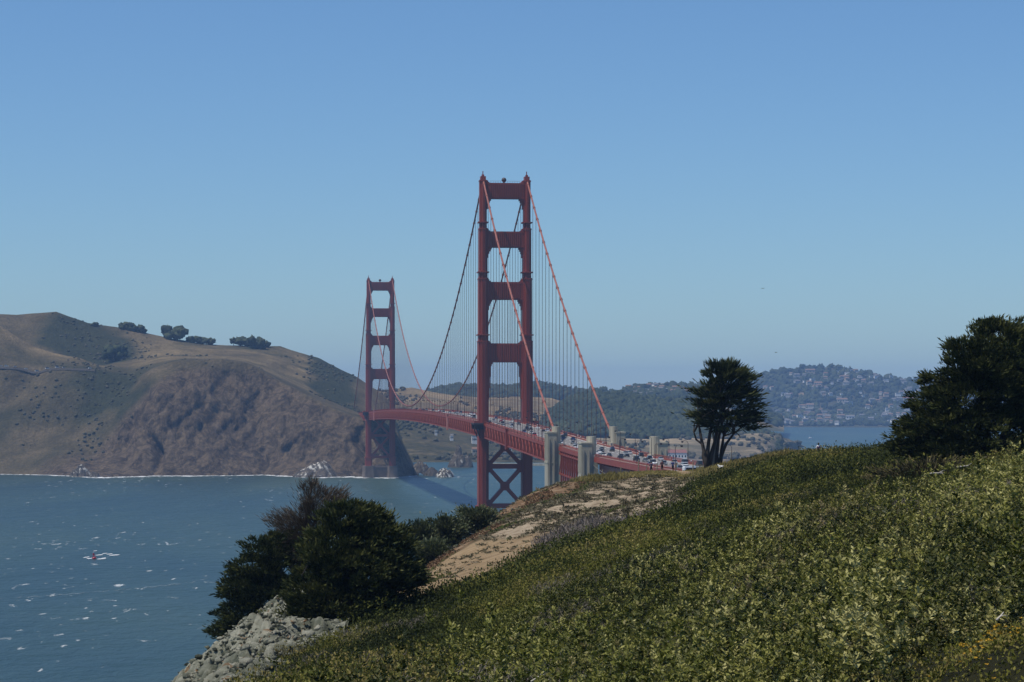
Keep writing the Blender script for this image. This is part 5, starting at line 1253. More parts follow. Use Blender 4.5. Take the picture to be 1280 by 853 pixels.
# spreading dark cypress at the right edge
def right_tree():
    d = 165; x0 = (1235 - 640) / F * d; z0 = gz1(x0, d) - 0.3; r = empty('cypress_tree', (x0, d, z0)); S = d / F
    zb = EYE - (600 - HOR) / F * d - z0
    q = lambda px, py, dy=0: Vector(((px - 1235) * S, dy, (600 - py) * S + zb))
    m = MB(); base = Vector((0, 0, -0.2))
    stems = [[base, q(1236, 560), q(1232, 510), q(1238, 450), q(1242, 405)], [base, q(1225, 570, -0.4), q(1200, 535, -0.8), q(1165, 515, -1.0)], [base, q(1250, 560, .5), q(1280, 500, .8), q(1300, 440, 1)], [base, q(1222, 575, -.5), q(1190, 565, -1.4), q(1140, 555, -1.8)]]
    for i, st in enumerate(stems): m.tube(st, list(np.linspace(0.5 - 0.06 * i, 0.08, len(st))), 8)
    lobes = [(1245, 430, 0, 34, 34, 30), (1232, 412, 0, 17, 20, 14), (1285, 425, 0, 32, 34, 26), (1215, 465, 0, 34, 36, 26), (1262, 480, 0, 56, 50, 42), (1200, 500, 0, 44, 44, 28), (1180, 535, -1, 44, 40, 24), (1245, 545, 0, 64, 56, 34), (1310, 500, 0, 50, 50, 60), (1150, 535, -1.2, 34, 30, 16), (1135, 545, -1.5, 26, 24, 11), (1320, 440, 0, 40, 40, 34), (1175, 565, -1.5, 46, 34, 16), (1205, 440, 0, 24, 26, 20), (1185, 478, 0, 32, 32, 22), (1168, 505, -.5, 34, 32, 18), (1250, 460, -1, 44, 40, 30), (1125, 560, -1.5, 28, 24, 10)]
    lo = [(*q(px, py, dy), rx * S, ry * S, rz * S) for px, py, dy, rx, ry, rz in lobes]
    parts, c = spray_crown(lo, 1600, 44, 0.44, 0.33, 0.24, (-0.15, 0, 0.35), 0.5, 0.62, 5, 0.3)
    rr = random.Random(4)
    grow_limbs(m, stems, c, 9, 0.07)
    m.build('trunk', M['bark'], r, True); leaf_obj('crown', parts, 'cypress', r)
    tag(r, 'broad dark cypress with jagged layered branches at the right edge', 'tree')
    p2, _ = spray_crown([(0, 0, 0.7, 2.0, 1.6, 0.9), (-1.6, 0, 0.5, 1.4, 1.4, 0.7), (1.5, -0.3, 0.6, 1.5, 1.4, 0.8)], 70, 45, 0.6, 0.3, 0.25, (0, 0, 0.4), 0.5, 0.35, 6)
    x1 = (1160 - 640) / F * 140; b = empty('brown_shrub', (x1, 140, gz1(x1, 140))); leaf_obj('foliage', p2, leafmat('brown_shrub_leaves', [(0, (0.03, 0.03, 0.014)), (0.6, (0.085, 0.07, 0.03)), (1, (0.15, 0.12, 0.05))], 0.7, 0.1), b)
    mm = MB(); [limb(mm, (0, 0, 0), (random.uniform(-1.5, 1.5), random.uniform(-.8, .8), 0.9), 0.06, 0.02) for _ in range(7)]; mm.build('stem', M['bark'], b); tag(b, 'brownish low shrub in front of the broad right hand cypress', 'shrub')
right_tree()
# wind-shaped cypress and its thinner neighbour above the rock
def left_trees():
    d = 160; x0 = (440 - 640) / F * d; S = d / F; z0 = gz1(x0, d) - 0.4; zb = EYE - (790 - HOR) / F * d - z0
    r = empty('cypress_tree', (x0, d, z0)); q = lambda px, py, dy=0: Vector(((px - 440) * S, dy, (790 - py) * S + zb)); m = MB()
    stems = [[Vector((0, 0, -0.3)), q(436, 745), q(440, 700), q(446, 660), q(452, 630)], [Vector((0.1, 0, -0.2)), q(460, 750, -.5), q(490, 715, -.6), q(508, 700, -.6)], [Vector((-.1, 0, -.2)), q(415, 760, -.6), q(390, 740, -.8), q(372, 730, -1)]]
    for i, st in enumerate(stems): m.tube(st, list(np.linspace(0.45 - 0.08 * i, 0.07, len(st))), 7)
    lobes = [(435, 650, 0, 34, 34, 22), (462, 655, 0, 26, 28, 20), (480, 680, 0, 34, 38, 26), (420, 690, 0, 44, 46, 34), (455, 715, -0.4, 60, 58, 36), (400, 740, -0.4, 42, 44, 32), (500, 715, -0.2, 30, 34, 24), (440, 755, -0.8, 62, 48, 26), (385, 775, -0.8, 32, 36, 22), (365, 792, -1, 24, 22, 16), (405, 785, -.5, 40, 30, 20), (430, 775, -.8, 40, 30, 20), (372, 802, -1.2, 20, 18, 12), (505, 728, -.6, 24, 26, 12)]
    lo = [(*q(px, py, dy), rx * S, ry * S, rz * S) for px, py, dy, rx, ry, rz in lobes]
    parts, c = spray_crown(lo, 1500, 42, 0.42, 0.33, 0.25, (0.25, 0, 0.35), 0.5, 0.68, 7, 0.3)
    rr = random.Random(6)
    grow_limbs(m, stems, c, 9, 0.06)
    m.build('trunk', M['bark'], r, True); leaf_obj('crown', parts, 'cypress', r); tag(r, 'dense wind shaped cypress beside the pale rock face', 'tree')
    d = 200; S = d / F; x0 = (372 - 640) / F * d; z0 = gz1(x0, d) - 0.4; zb = EYE - (775 - HOR) / F * d - z0
    r = empty('cypress_tree', (x0, d, z0)); q = lambda px, py, dy=0: Vector(((px - 372) * S, dy, (775 - py) * S + zb)); m = MB()
    stems = [[Vector((0, 0, -1.5)), q(370, 740), q(374, 700), q(380, 660), q(386, 625), q(392, 600)], [Vector((0, 0, -.5)), q(350, 745, -.3), q(325, 735, -.4), q(300, 745, -.5)], [q(372, 720), q(352, 690), q(335, 672)], [q(376, 690), q(395, 650), q(412, 625)], [q(371, 735), q(330, 760, -.4), q(280, 790, -.6)]]
    for i, st in enumerate(stems): m.tube(st, list(np.linspace(0.36 - 0.05 * i, 0.05, len(st))), 7)
    lobes = [(330, 690, 0, 30, 30, 18), (318, 712, 0, 34, 34, 18), (312, 738, 0, 38, 36, 18), (335, 745, 0, 40, 36, 26), (300, 768, 0, 34, 34, 18), (280, 788, 0, 24, 26, 11), (355, 715, 0, 28, 30, 30), (345, 680, 0, 20, 24, 14), (375, 680, .5, 24, 26, 18)]
    lo = [(*q(px, py, dy), rx * S, ry * S, rz * S) for px, py, dy, rx, ry, rz in lobes]
    parts, c = spray_crown(lo, 640, 44, 0.46, 0.36, 0.23, (-0.15, 0, 0.3), 0.45, 0.54, 8, 0.3)
    rr = random.Random(8)
    grow_limbs(m, stems, c, 6, 0.06)
    m.build('trunk', M['bark'], r, True); leaf_obj('crown', parts, 'cypress', r)
    lo = [(*q(px, py, dy), rx * S, ry * S, rz * S) for px, py, dy, rx, ry, rz in [(390, 624, 0, 14, 14, 22), (405, 640, 0, 24, 20, 20), (365, 655, 0, 24, 20, 14), (385, 680, 0, 22, 20, 26), (418, 625, 0, 16, 14, 10)]]
    parts, c = spray_crown(lo, 170, 50, 0.7, 0.5, 0.07, (0.15, 0, 0.7), 0.6, 0.45, 9)
    leaf_obj('dead_crown', parts, 'cypress_brown', r)['label'] = 'grey brown dying top'
    tag(r, 'thin cypress with a dying brown top behind the dense one', 'tree')
left_trees()
# bushes at the brow of the sandy slope
def bush(px, py, d, rx, rz, label, seed, tone=0.45, lean=0.0):
    S = d / F; x0 = (px - 640) * S; zb = EYE - (py - HOR) * S; z0 = min(zb, gz1(x0, d)) - 0.2; r = empty('bush', (x0, d, z0)); h = zb - z0
    g = random.Random(seed); lo = [(g.uniform(-.5, .5) * rx * S + lean * S * k / 7, g.uniform(-.4, .4) * rx * S, h + rz * S * g.uniform(0.5, 1.45), rx * S * g.uniform(.4, .62), rx * S * .5, rz * S * g.uniform(.35, .55)) for k in range(8)]
    lo.append((0, 0, h + rz * S * 0.5, rx * S * .85, rx * S * .7, rz * S * .55))
    parts, c = spray_crown(lo, 130, 44, 0.75, 0.38, 0.42, (0.05, 0, 0.5), 0.7, tone, seed); leaf_obj('foliage', parts, 'bushleaf', r)
    m = MB(); [limb(m, (g.uniform(-.2, .2), 0, -0.3), c[k], 0.10, 0.02) for k in range(0, 60, 6)]; m.build('stem', M['bark'], r)
    tag(r, label, 'bush', 'bushes at the brow of the sandy slope')
bush(594, 676, 300, 28, 25, 'tallest pale green bush in front of the near tower leg', 31, 0.62, 6)
bush(556, 690, 292, 24, 26, 'round dark green bush left of the tallest pale bush', 32, 0.42)
bush(527, 690, 282, 15, 19, 'small upright bush nearest the dense wind shaped cypress', 33, 0.4)
bush(540, 700, 270, 18, 11, 'low bush at the foot of the round dark green bush', 34, 0.45)
# trees on the headland skyline
def sky_tree(px, py, d, rx, rz, label, seed, trunk=0.35):
    rx *= 1.25; rz *= 1.5; S = d / F; p = P(px, py, d); r = empty('tree', (p.x, d, p.z - 1.0)); g = np.random.default_rng(seed); n = 24
    pos = np.stack([g.uniform(-.75, .75, n) * rx * S, g.uniform(-.5, .5, n) * rx * S, rz * S * g.uniform(trunk, 1.3, n)], -1); rad = rx * S * g.uniform(.2, .42, n)
    V, Fq, t = blobs(pos, rad, np.minimum(rad, rz * S * .5), 0.26, sink=0.5)
    link('crown', np_mesh('crown', V, Fq, M['wood'], 3, {'tint': t}), r)
    m = MB(); m.tube([(0, 0, 0), (0.2, 0, rz * S * .6), (0.3, 0, rz * S)], [0.6, 0.4, 0.2], 6); [limb(m, (0.1, 0, rz * S * .4), tuple(pos[k]), 0.25, 0.08) for k in range(0, n, 2)]; m.build('trunk', M['bark'], r)
    tag(r, label, 'tree', 'trees on the headland skyline')
for a in [(158, 413, 3440, 8, 3.6, 'left tree of the pair on the headland skyline'), (172, 416, 3440, 8, 3.6, 'right tree of the pair on the headland skyline'), (219, 426, 3440, 12, 7, 'biggest round tree on the headland skyline'), (242, 430, 3440, 8, 3.6, 'low tree just right of the biggest round skyline tree'), (258, 431, 3440, 9, 3.6, 'flat low tree in the middle of the headland skyline'),
          (292, 431, 3440, 4, 4, 'leaning thin tree on the headland skyline'), (303, 432, 3440, 9, 4, 'bushy tree right of the leaning thin tree'), (320, 439, 3420, 9, 7, 'tall dark tree in the hollow of the headland skyline'), (332, 435, 3440, 5, 3.6, 'rightmost tree on the headland skyline'),
          (118, 408, 3440, 4, 2, 'small lone bush-like tree left of the skyline pair'), (141, 452, 3285, 10, 8, 'dark tree in the valley behind the headland road'), (152, 447, 3300, 7, 6, 'smaller dark tree right of the valley tree')]:
    sky_tree(*a, seed=int(a[0]))
# ------------------------------------------------------------------ houses, boats, rocks
def make_house(w, d, h, wall, roof, flat=False):
    r = empty('house'); m = MB(); m.box((0, 0, h / 2 - 2), (w, d, h + 4)); m.build('wall', M[wall], r)
    m = MB()
    if flat: m.box((0, 0, h + 0.25), (w + 0.8, d + 0.8, 0.5))
    else:
        v = [(-w / 2 - .5, -d / 2 - .5, h), (w / 2 + .5, -d / 2 - .5, h), (w / 2 + .5, d / 2 + .5, h), (-w / 2 - .5, d / 2 + .5, h), (-w / 2 - .3, 0, h + d * .3), (w / 2 + .3, 0, h + d * .3)]
        m.add(v, [(0, 1, 5, 4), (2, 3, 4, 5), (0, 4, 3), (1, 2, 5), (0, 3, 2, 1)])
    m.build('roof', M[roof], r)
    m = MB(); k = max(2, int(w / 4))
    for i in range(k): m.box((-w / 2 + (i + .5) * w / k, -d / 2 - .02, h * .55), (w / k * .5, .16, h * .38))
    m.box((0, -d / 2 - .01, h * .55), (w * .9, .08, h * .08)); m.build('windows', M['glass'], r); return r
HP = {'white': make_house(17, 11, 7, 'white_wall', 'roof_grey', True), 'white gabled': make_house(14, 11, 7, 'white_wall', 'roof_grey'), 'cream': make_house(16, 11, 7.5, 'cream_wall', 'roof_brown'), 'tan': make_house(15, 10, 7, 'tan_wall', 'roof_brown'), 'grey': make_house(18, 11, 6, 'grey_wall', 'roof_grey'), 'red roofed': make_house(15, 10, 6, 'cream_wall', 'roof_red')}
used = set()
def house(kind, loc, rz, sc_, label, group):
    o = HP[kind]
    if kind in used: o = copy_tree(o)
    used.add(kind); o.location = loc; o.rotation_euler = (0, 0, rz); o.scale = sc_ if hasattr(sc_, '__len__') else (sc_,) * 3; tag(o, label, 'house', group); return o
hr = random.Random(21)
KINDS = ['white', 'white gabled', 'cream', 'tan', 'grey', 'red roofed']
n = 0
while n < 260:
    px = hr.uniform(945, 1180) if hr.random() < 0.85 else hr.uniform(840, 945); t = hr.uniform(0.12, 2.95)
    p = hE.at(np.array([px]), np.array([t]))[0]
    if fbm(np.array([p[0] / 220]), np.array([p[1] / 120]), 123, 3)[0] < -0.12: continue
    kd = hr.choices(KINDS, [2.6, 1.6, 2.2, 2.2, 5, 0.4])[0]; band = 'near the shore' if t < 0.8 else 'halfway up' if t < 2 else 'near the top'
    house(kd, (p[0], p[1], p[2] + hr.uniform(7.0, 12.0)), R(hr.uniform(-35, 35)), hr.uniform(0.6, 1.15), '%s house among dark trees %s of the far hill across the bay' % (kd, band), 'houses on the far hill'); n += 1
for px, py, kd, sx in ((1062, 526, 'white gabled', 2.0), (1012, 511.5, 'cream', 1.5), (1052, 505, 'cream', 2.1), (980, 496, 'white', 1.4), (1022, 484, 'cream', 1.7), (1012, 468, 'tan', 2.2), (1134, 502.5, 'red roofed', 2.2), (1033, 525, 'grey', 1.5)):
    tt = np.linspace(0, 3, 200); pp = hE.at(np.full(200, px), tt); rows_ = HOR + (EYE - pp[:, 2]) / pp[:, 1] * F; k = int(np.argmin(abs(rows_ - py)))
    house(kd, tuple(pp[k] + np.array([0, -14, 5])), R(hr.uniform(-10, 10)), (sx, 1.3, 1.35), 'large %s house, %s of the far hill across the bay' % (kd, 'at the shore foot' if py > 515 else 'at mid height' if py > 490 else 'close to the ridge'), None)
for i in range(34):
    px = hr.uniform(785, 865); t = hr.uniform(1.0, 1.97); p = hS.at(np.array([px]), np.array([t]))[0]; kd = hr.choice(KINDS[:5])
    house(kd, (p[0], p[1], p[2] + 8), R(hr.uniform(-35, 35)), hr.uniform(0.6, 1.0), '%s house on the middle hill left of the lone cypress' % kd, 'houses on the middle hill')
for px, t, kd, lab in ((645, 1.9, 'white', 'white house on the hazy hill seen through the near tower portal'), (650, 1.88, 'white gabled', 'gabled white house right beside the one seen through the tower portal')):
    p = hS.at(np.array([float(px)]), np.array([t]))[0]; house(kd, (p[0], p[1], p[2] + 8), 0, 0.8, lab, None)
for px, py, kd, sc2, lab in ((593.5, 555, 'white', (0.55, .6, 1.5), 'tall white building beside the near tower leg'), (564.5, 551, 'white gabled', (.35, .4, .9), 'small white gabled house under the bridge span'), (545, 544.5, 'white', (.22, .3, 1.0), 'tiny white tower under the bridge span'), (594, 569, 'cream', (.6, .6, 1.0), 'cream building at the shore beside the tower leg'), (635, 566, 'white gabled', (.7, .6, .9), 'white gabled building on the shore behind the cross braces'), (628, 570, 'grey', (.7, .6, .7), 'low grey building on the shore behind the cross braces')):
    tt = np.linspace(0, 4, 300); pp = hB.at(np.full(300, px), tt); rows_ = HOR + (EYE - pp[:, 2]) / pp[:, 1] * F; k = int(np.argmin(abs(rows_ - py)))
    house(kd, tuple(pp[k] + np.array([0, 0, 1.0])), R(8), sc2, lab, None)
# the long red-roofed harbour building
def harbour():
    d = 3390; p = P(845, 574, d); r = empty('harbour_building', (p.x, d, max(p.z, 2) - 0.5)); m = MB(); L = 30
    m.box((0, 0, 3.5), (L, 11, 11)); m.build('wall', M['white_wall'], r)
    m = MB(); h = 9.2; w = L; dd = 12; v = [(-w / 2 - .5, -dd / 2, h), (w / 2 + .5, -dd / 2, h), (w / 2 + .5, dd / 2, h), (-w / 2 - .5, dd / 2, h), (-w / 2 + 1, 0, h + 4.6), (w / 2 - 1, 0, h + 4.6)]
    m.add(v, [(0, 1, 5, 4), (2, 3, 4, 5), (0, 4, 3), (1, 2, 5), (0, 3, 2, 1)]); m.build('roof', M['roof_red'], r)
    for i in range(7):
        m = MB(); m.box((-L / 2 + (i + .5) * L / 7, -5.52, 4.6), (1.9, .16, 3.0)); m.build('window', M['glass'], r)
    tag(r, 'long white harbour building with a red roof beyond the pylons', 'building')
harbour()
def make_boat():
    r = empty('moored_boat'); m = MB()
    o = [(-4, -1.3), (2, -1.3), (4.4, 0), (2, 1.3), (-4, 1.3)]; m.prism([(x * .9, y * .7) for x, y in o], -0.3, 1.3, poly2=o); m.build('hull', M['white_hull'], r)
    m = MB(); m.box((-.6, 0, 1.8), (3.4, 1.7, 1.1)); m.build('cabin', M['white_hull'], r)
    m = MB(); m.tube([(0.4, 0, 1.2), (0.4, 0, 9.5)], 0.09, 6); m.build('mast', M['wire'], r); return r
b0 = make_boat(); g = random.Random(3)
for i in range(17):
    o = b0 if i == 0 else copy_tree(b0); px = 828 + i * 2.7 + g.uniform(-.7, .7); d = 3290 + g.uniform(-25, 30); p = P(px, 0, d); o.location = (p.x, d, 0); o.rotation_euler = (0, 0, R(g.uniform(-30, 30))); sc_ = g.uniform(.8, 1.35); o.scale = (sc_,) * 3
    tag(o, 'white moored boat in front of the red roofed harbour building' if px < 858 else 'white moored boat just left of the lone cypress trunks', 'boat', 'boats moored in the small harbour')
for px, py, sc_, lab in ((1013.5, 548.6, 1.5, 'small white boat alone on the bay above the hiker'), (908, 577.5, 1.2, 'tiny white boat under the lone cypress')):
    d = EYE * F / (py - HOR); o = copy_tree(b0); o.location = (P(px, 0, d).x, d, 0); o.scale = (sc_,) * 3; o.rotation_euler = (0, 0, R(10)); tag(o, lab, 'boat')
m = MB(); pa = P(600, 0, 3300); pb = P(692, 0, 3260); m.beam((pa.x, 3300, 0.8), (pb.x, 3260, 0.8), 8, 4.0); o = m.build('breakwater', M['concrete']); tag(o, 'low dark breakwater across the cove behind the near tower', 'breakwater')

def rock(px, py_base, d, w, h, label, seed, white=0.3, prof=None, name='sea_rock'):
    x0 = (px - 640) / F * d; z0 = EYE - (py_base - HOR) / F * d; g = np.random.default_rng(seed)
    n = 72; u = np.linspace(-1, 1, n); X, Y = np.meshgrid(u, u)
    rr = np.hypot(X, Y * 0.9); base = np.clip(1 - rr ** 1.5, -0.2, 1)
    pk = np.zeros_like(X)
    X2 = X + 0.22 * fbm(X * 2.2, Y * 2.2, seed + 20, 4); Y2 = Y + 0.22 * fbm(X * 2.2, Y * 2.2, seed + 30, 4)
    for cx, cy, s_, a in prof: pk = np.maximum(pk, a * np.sqrt(np.clip(1 - ((X2 - cx) ** 2 + ((Y2 - cy) * .8) ** 2) / (s_ * 1.25) ** 2, 0, 1)) ** 1.3)
    gg = np.random.default_rng(seed + 50)
    for _ in range(22):
        ang = gg.uniform(0, 6.28); rad_ = gg.uniform(0.1, 0.85); cx, cy = rad_ * math.cos(ang), rad_ * math.sin(ang); s_ = gg.uniform(.10, .28); top_ = float(np.interp(rad_, [0, 1], [0.62, 0.16])) * gg.uniform(.7, 1.25)
        pk = np.maximum(pk, top_ * np.sqrt(np.clip(1 - ((X2 - cx) ** 2 + (Y2 - cy) ** 2) / s_ ** 2, 0, 1)))
    Zz = (0.18 * base + pk) * h * (0.74 + 0.42 * (ridged(X * 3.0 + Y, Y * 3.0 - X * .6, seed, 5) - 0.35)) + h * 0.10 * fbm(X * 9, Y * 9, seed + 2, 3) * np.clip(base + .2, 0, 1) - 0.06 * h
    Zz = np.where(rr > 1, -2 - h * .1, Zz)
    V = np.stack([X * w / 2 + w * .03 * fbm(X * 4, Y * 4, seed + 3, 3), Y * w * .4, Zz], -1).reshape(-1, 3); idx = np.arange(n * n).reshape(n, n); Fq = np.stack([idx[:-1, :-1], idx[:-1, 1:], idx[1:, 1:], idx[1:, :-1]], -1).reshape(-1, 4)
    zn = np.clip(white * 3.0 - 0.9 + Zz / h * .6 + 7.0 * fbm(X * 9 + Zz / h * 4, Y * 9, seed + 8, 3), 0, 1)
    o = link(name, np_mesh(name, V, Fq, M['guano'], 4, {'zone': zn.ravel()}), None, (x0, d, z0)); tag(o, label, 'rock'); return o
M['guano'] = hill_mat('sea_rock', [(0.3, (0.04, 0.036, 0.033)), (0.55, (0.10, 0.085, 0.07)), (0.75, (0.17, 0.14, 0.11))], 0.12, [(0.3, (0.4, 0.39, 0.36)), (0.6, (0.68, 0.67, 0.63))], 1.5, fine=0.25)
rock(575, 584, 3190, 38, 30, 'tall pointed rock standing in the cove left of the near tower', 71, -0.22, [(-.1, 0, .30, 1.0), (-.15, 0, .55, .6), (.45, -.1, .35, .5)])
rock(556, 597, 2790, 24, 13, 'squat white topped rock off the tip of the headland', 72, 0.25, [(-.1, 0, .6, .8), (.3, 0, .5, .7)])
rock(540, 595, 2840, 22, 11, 'dark rock between the headland tip and the white topped rock', 73, -0.6, [(0, 0, .6, 0.9)])
rock(529, 594.5, 2850, 28, 17, 'brown rock at the very tip of the headland', 74, -0.35, [(-.3, 0, .7, 1.0), (.3, 0, .4, .5)])
rock(393, 597, 2790, 54, 19, 'pale guano stained rock at the foot of the cliff', 75, -0.02, [(-.45, 0, .45, .5), (-.05, .1, .45, .75), (.35, .2, .45, 1.0), (.65, 0, .3, .6)])
rock(101, 596, 2800, 30, 15, 'white streaked rock at the foot of the left headland slope', 76, 0.0, [(.1, 0, .45, .9), (-.4, 0, .4, .6), (.55, 0, .3, .5)])
rock(118, 597.5, 2790, 18, 9, 'small black rock right of the white streaked rock', 77, -0.4, [(0, 0, .6, .8)])

# surf along the headland and the tide line
def surf():
    m = MB(); g = random.Random(5)
    sh = [(-80, 593), (0, 593), (60, 594), (105, 596.2), (130, 597.2), (200, 595.2), (260, 595.2), (330, 594.2), (370, 596.2), (400, 597.3), (440, 596.3), (455, 597.4), (500, 597.3), (524, 595)]
    xs_ = np.arange(-80, 524, 2.0); ys_ = np.interp(xs_, [a for a, _ in sh], [b for _, b in sh]) + 0.45; prev = None; v = []; f = []
    for i, (px, py) in enumerate(zip(xs_, ys_)):
        w = max(0, 0.10 + 2.3 * float(fbm(np.array([px / 14]), np.array([0.3]), 91, 3)[0]) + (0.45 if 108 < px < 160 or 440 < px < 490 else 0))
        d1 = EYE * F / (py - 0.9 - HOR); d2 = EYE * F / (py + w - HOR); v += [((px - 640) / F * d1, d1, 0.25), ((px - 640) / F * d2, d2, 0.2)]
        if i: f.append((2 * i - 2, 2 * i, 2 * i + 1, 2 * i - 1))
    m.add(v, f); return m.build('surf_foam', M['foam'])
tag(surf(), 'white surf line breaking along the foot of the headland', 'surf', kind='stuff')
m = MB(); v = []; f = []
for i, px in enumerate(np.arange(-10, 262, 3)):
    py = np.interp(px, [0, 60, 120, 180, 240, 262], [748.5, 745, 740, 735, 728, 722]) + 0.5 * math.sin(px * .4); d1 = EYE * F / (py - HOR); d2 = EYE * F / (py + 0.4 - HOR)
    v += [((px - 640) / F * d1, d1, 0.12), ((px - 640) / F * d2, d2, 0.12)]
    if i: f.append((2 * i - 2, 2 * i, 2 * i + 1, 2 * i - 1))
M['dim_foam'] = M['foam'].copy(); M['dim_foam'].node_tree.nodes['Principled BSDF'].inputs['Base Color'].default_value = (0.26, 0.32, 0.34, 1)
m.add(v, f); tag(m.build('tide_line', M['dim_foam']), 'thin pale tide line curving across the near water', 'tide line', kind='stuff')
# red channel buoy in broken water
d = EYE * F / (699 - HOR); r = empty('red_buoy', (P(118, 0, d).x, d, 0)); m = MB(); m.tube([(0, 0, -.5), (0, 0, .9)], [1.15, 1.15], 12); m.tube([(0, 0, .9), (0, 0, 1.2)], [1.15, .7], 12); m.build('float', M['paint_red'], r)
m = MB(); [m.tube([(.7 * math.cos(a), .7 * math.sin(a), 1.1), (.3 * math.cos(a), .3 * math.sin(a), 3.4)], .12, 5) for a in (0.5, 2.1, 3.6, 5.2)]; m.tube([(0, 0, 2.2), (0, 0, 3.2)], .55, 8); m.build('tower_frame', M['paint_red'], r); m = MB(); m.tube([(0, 0, 3.4), (0, 0, 3.9)], .22, 8); m.build('lantern', M['lamp_glass'], r); r.rotation_euler = (R(4), R(-9), 0)
tag(r, 'red channel buoy leaning in broken white water', 'buoy')
m = MB()
for px, py, w, h in ((108, 697, 3, .9), (112, 698.6, 3, .9), (124, 694.2, 4, .8), (127, 699, 5, .9), (131, 692.3, 2.5, .7), (137, 693, 3, .8), (143, 694.3, 6, .9), (119, 689, 1.5, .7), (130, 697.8, 2, .6)):
    d1 = EYE * F / (py - h / 2 - HOR); d2 = EYE * F / (py + h / 2 - HOR); mid = (d1 + d2) / 2; X = (px - 640) / F; hw = w / F
    k = 10; m.add([((X + hw * math.cos(2 * math.pi * j / k)) * mid + 0, mid + (d2 - d1) / 2 * math.sin(2 * math.pi * j / k) + 2.5 * math.cos(2 * math.pi * j / k), 0.15) for j in range(k)], [tuple(range(k))])
tag(m.build('broken_water', plain('white_water', (0.8, 0.82, 0.82), 0.9, 0.1, 0.5)), 'patch of white broken water round the red buoy', 'white water', kind='stuff')

# fence, dog, branches, gulls
fr = empty('wire_fence', (P(752, 0, 350).x, 350, gz1(P(752, 0, 350).x, 350))); pp = []; base = Vector(fr.location)
for px, d in ((653, 336), (682, 340), (707, 342), (735, 340), (753, 341), (776, 343), (798, 340), (808, 344), (821, 342.5), (845, 344), (866, 340), (887, 322)):
    x = (px - 640) / F * d; p = Vector((x, d, gz1(x, d))); pp.append(p); m = MB(); h = 1.25 if px != 798 else 1.75; m.tube([p - base + Vector((0, 0, -.3)), p - base + Vector((0.04, 0, h))], 0.09, 6); m.build('post', M['post'], fr)
m = MB()
for a, b in zip(pp[:-1], pp[1:]):
    for h in (.5, 1.05): m.tube([a - base + Vector((0, 0, h)), (a + b) / 2 - base + Vector((0, 0, h - .05)), b - base + Vector((0, 0, h))], 0.012, 4)
m.build('wire', M['wire'], fr); tag(fr, 'post and wire fence along the path on the sandy crest', 'fence')
x = (901 - 640) / F * 292; dz = gz1(x, 292)
J = [(0, 0, .36), (.22, 0, .38), (-.2, 0, .38), (-.3, 0, .5), (-.34, 0, .6), (-.44, 0, .57), (-.2, .07, .18), (-.2, .07, .02), (-.2, -.07, .18), (-.2, -.07, .02), (.2, .07, .2), (.24, .07, .02), (.2, -.07, .2), (.24, -.07, .02), (.34, 0, .5)]
E = [(0, 1), (0, 2), (2, 3), (3, 4), (4, 5), (2, 6), (6, 7), (2, 8), (8, 9), (1, 10), (10, 11), (1, 12), (12, 13), (1, 14)]
dm = skin_body(J, E, [.14, .13, .13, .09, .095, .045, .05, .035, .05, .035, .055, .035, .055, .035, .03], [M['dog']], 'dog', levels=1)
o = link('dog', dm, None, (x, 292, dz + .18)); o.scale = (0.95,) * 3; tag(o, 'small white dog in the dry grass right of the lone cypress', 'dog')
def branch(px, py, d, dx, dz, r0, label, seed):
    p = P(px, py, d); random.seed(seed); r = MB(); L = dx * d / F
    a = Vector((0, 0, 0)); pts_ = limb(r, a, (L, 0.3, dz * d / F), r0, r0 * .45, .25, 6, 6); limb(r, pts_[3], pts_[3] + Vector((L * .35, -.2, L * .22)), r0 * .5, r0 * .2)
    o = r.build('fallen_branch', M['deadwood'], None, True, (p.x, d, p.z)); tag(o, label, 'branch')
branch(1163, 592, 118, 22, 0, .06, 'bleached fallen branch under the broad right cypress', 1)
branch(1196, 584, 122, 20, 2, .05, 'bleached branch just above the other under the right cypress', 2)
branch(664, 852, 38, 26, 18, .014, 'thin curved bare branch sticking out of the thicket at the bottom', 3)
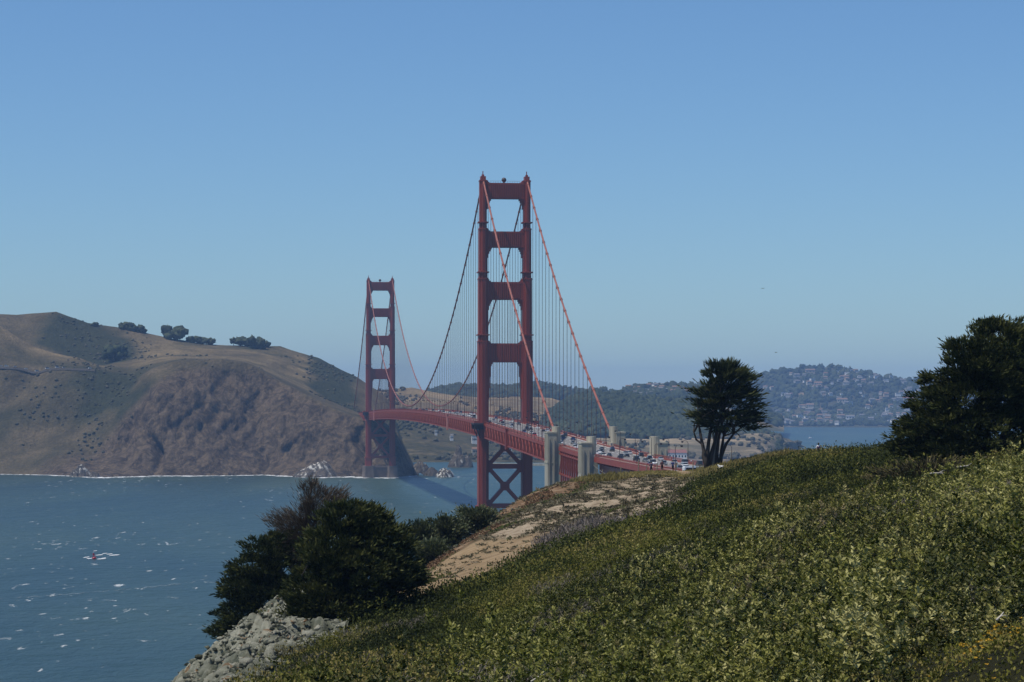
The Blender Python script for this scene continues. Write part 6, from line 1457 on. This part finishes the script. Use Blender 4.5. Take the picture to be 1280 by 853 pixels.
branch(1246, 775, 33, 16, 9, .018, 'reddish bare stick by the dark hollow in the thicket', 4)
def gull(px, py, d, rot, label):
    p = P(px, py, d); r = empty('gull', p, rot); m = MB(); m.tube([(-.32, 0, 0), (-.15, 0, .02), (.1, 0, .03), (.3, 0, .02), (.42, 0, 0)], [.02, .09, .10, .06, .02], 8); m.build('body', M['bird'], r, True)
    for sg in (-1, 1):
        m = MB(); v = [(.12, 0, .05), (.2, sg * .35, .24), (.02, sg * .8, .14), (-.1, sg * .75, .13), (-.02, sg * .35, .22), (-.15, 0, .05)]
        m.add(v + [(a, b, c - .025) for a, b, c in v], [tuple(range(6)), tuple(range(6, 12))[::-1]] + [(i, (i + 1) % 6, (i + 1) % 6 + 6, i + 6) for i in range(6)]); m.build('wing', M['bird'], r)
    tag(r, label, 'bird')
gull(953.5, 361, 900, R(60), 'upper of two dark gulls in the sky'); gull(970, 441, 900, R(-50), 'lower dark gull just above the far hill')

# ------------------------------------------------------------------ haze
hv = [(-5000, -120, -6), (5000, -120, -6), (5000, 16500, -6), (-5000, 16500, -6), (-5000, -120, 300), (5000, -120, 300), (5000, 16500, 300), (-5000, 16500, 300)]
hm = bpy.data.meshes.new('haze'); hm.from_pydata(hv, [], [(0, 3, 2, 1), (4, 5, 6, 7), (0, 1, 5, 4), (1, 2, 6, 5), (2, 3, 7, 6), (3, 0, 4, 7)])
mt = bpy.data.materials.new('haze_air'); mt.use_nodes = True; nt = mt.node_tree; nt.nodes.remove(nt.nodes['Principled BSDF'])
pv = nt.nodes.new('ShaderNodeVolumePrincipled'); pv.inputs['Color'].default_value = (0.36, 0.60, 1.0, 1); pv.inputs['Density'].default_value = HAZE_DENSITY; pv.inputs['Anisotropy'].default_value = 0.0
nt.links.new(pv.outputs[0], nt.nodes['Material Output'].inputs['Volume']); mt.cycles.homogeneous_volume = True if hasattr(mt.cycles, 'homogeneous_volume') else None
hm.materials.append(mt); tag(link('haze', hm), 'thin blue haze over the strait', 'haze', kind='stuff')
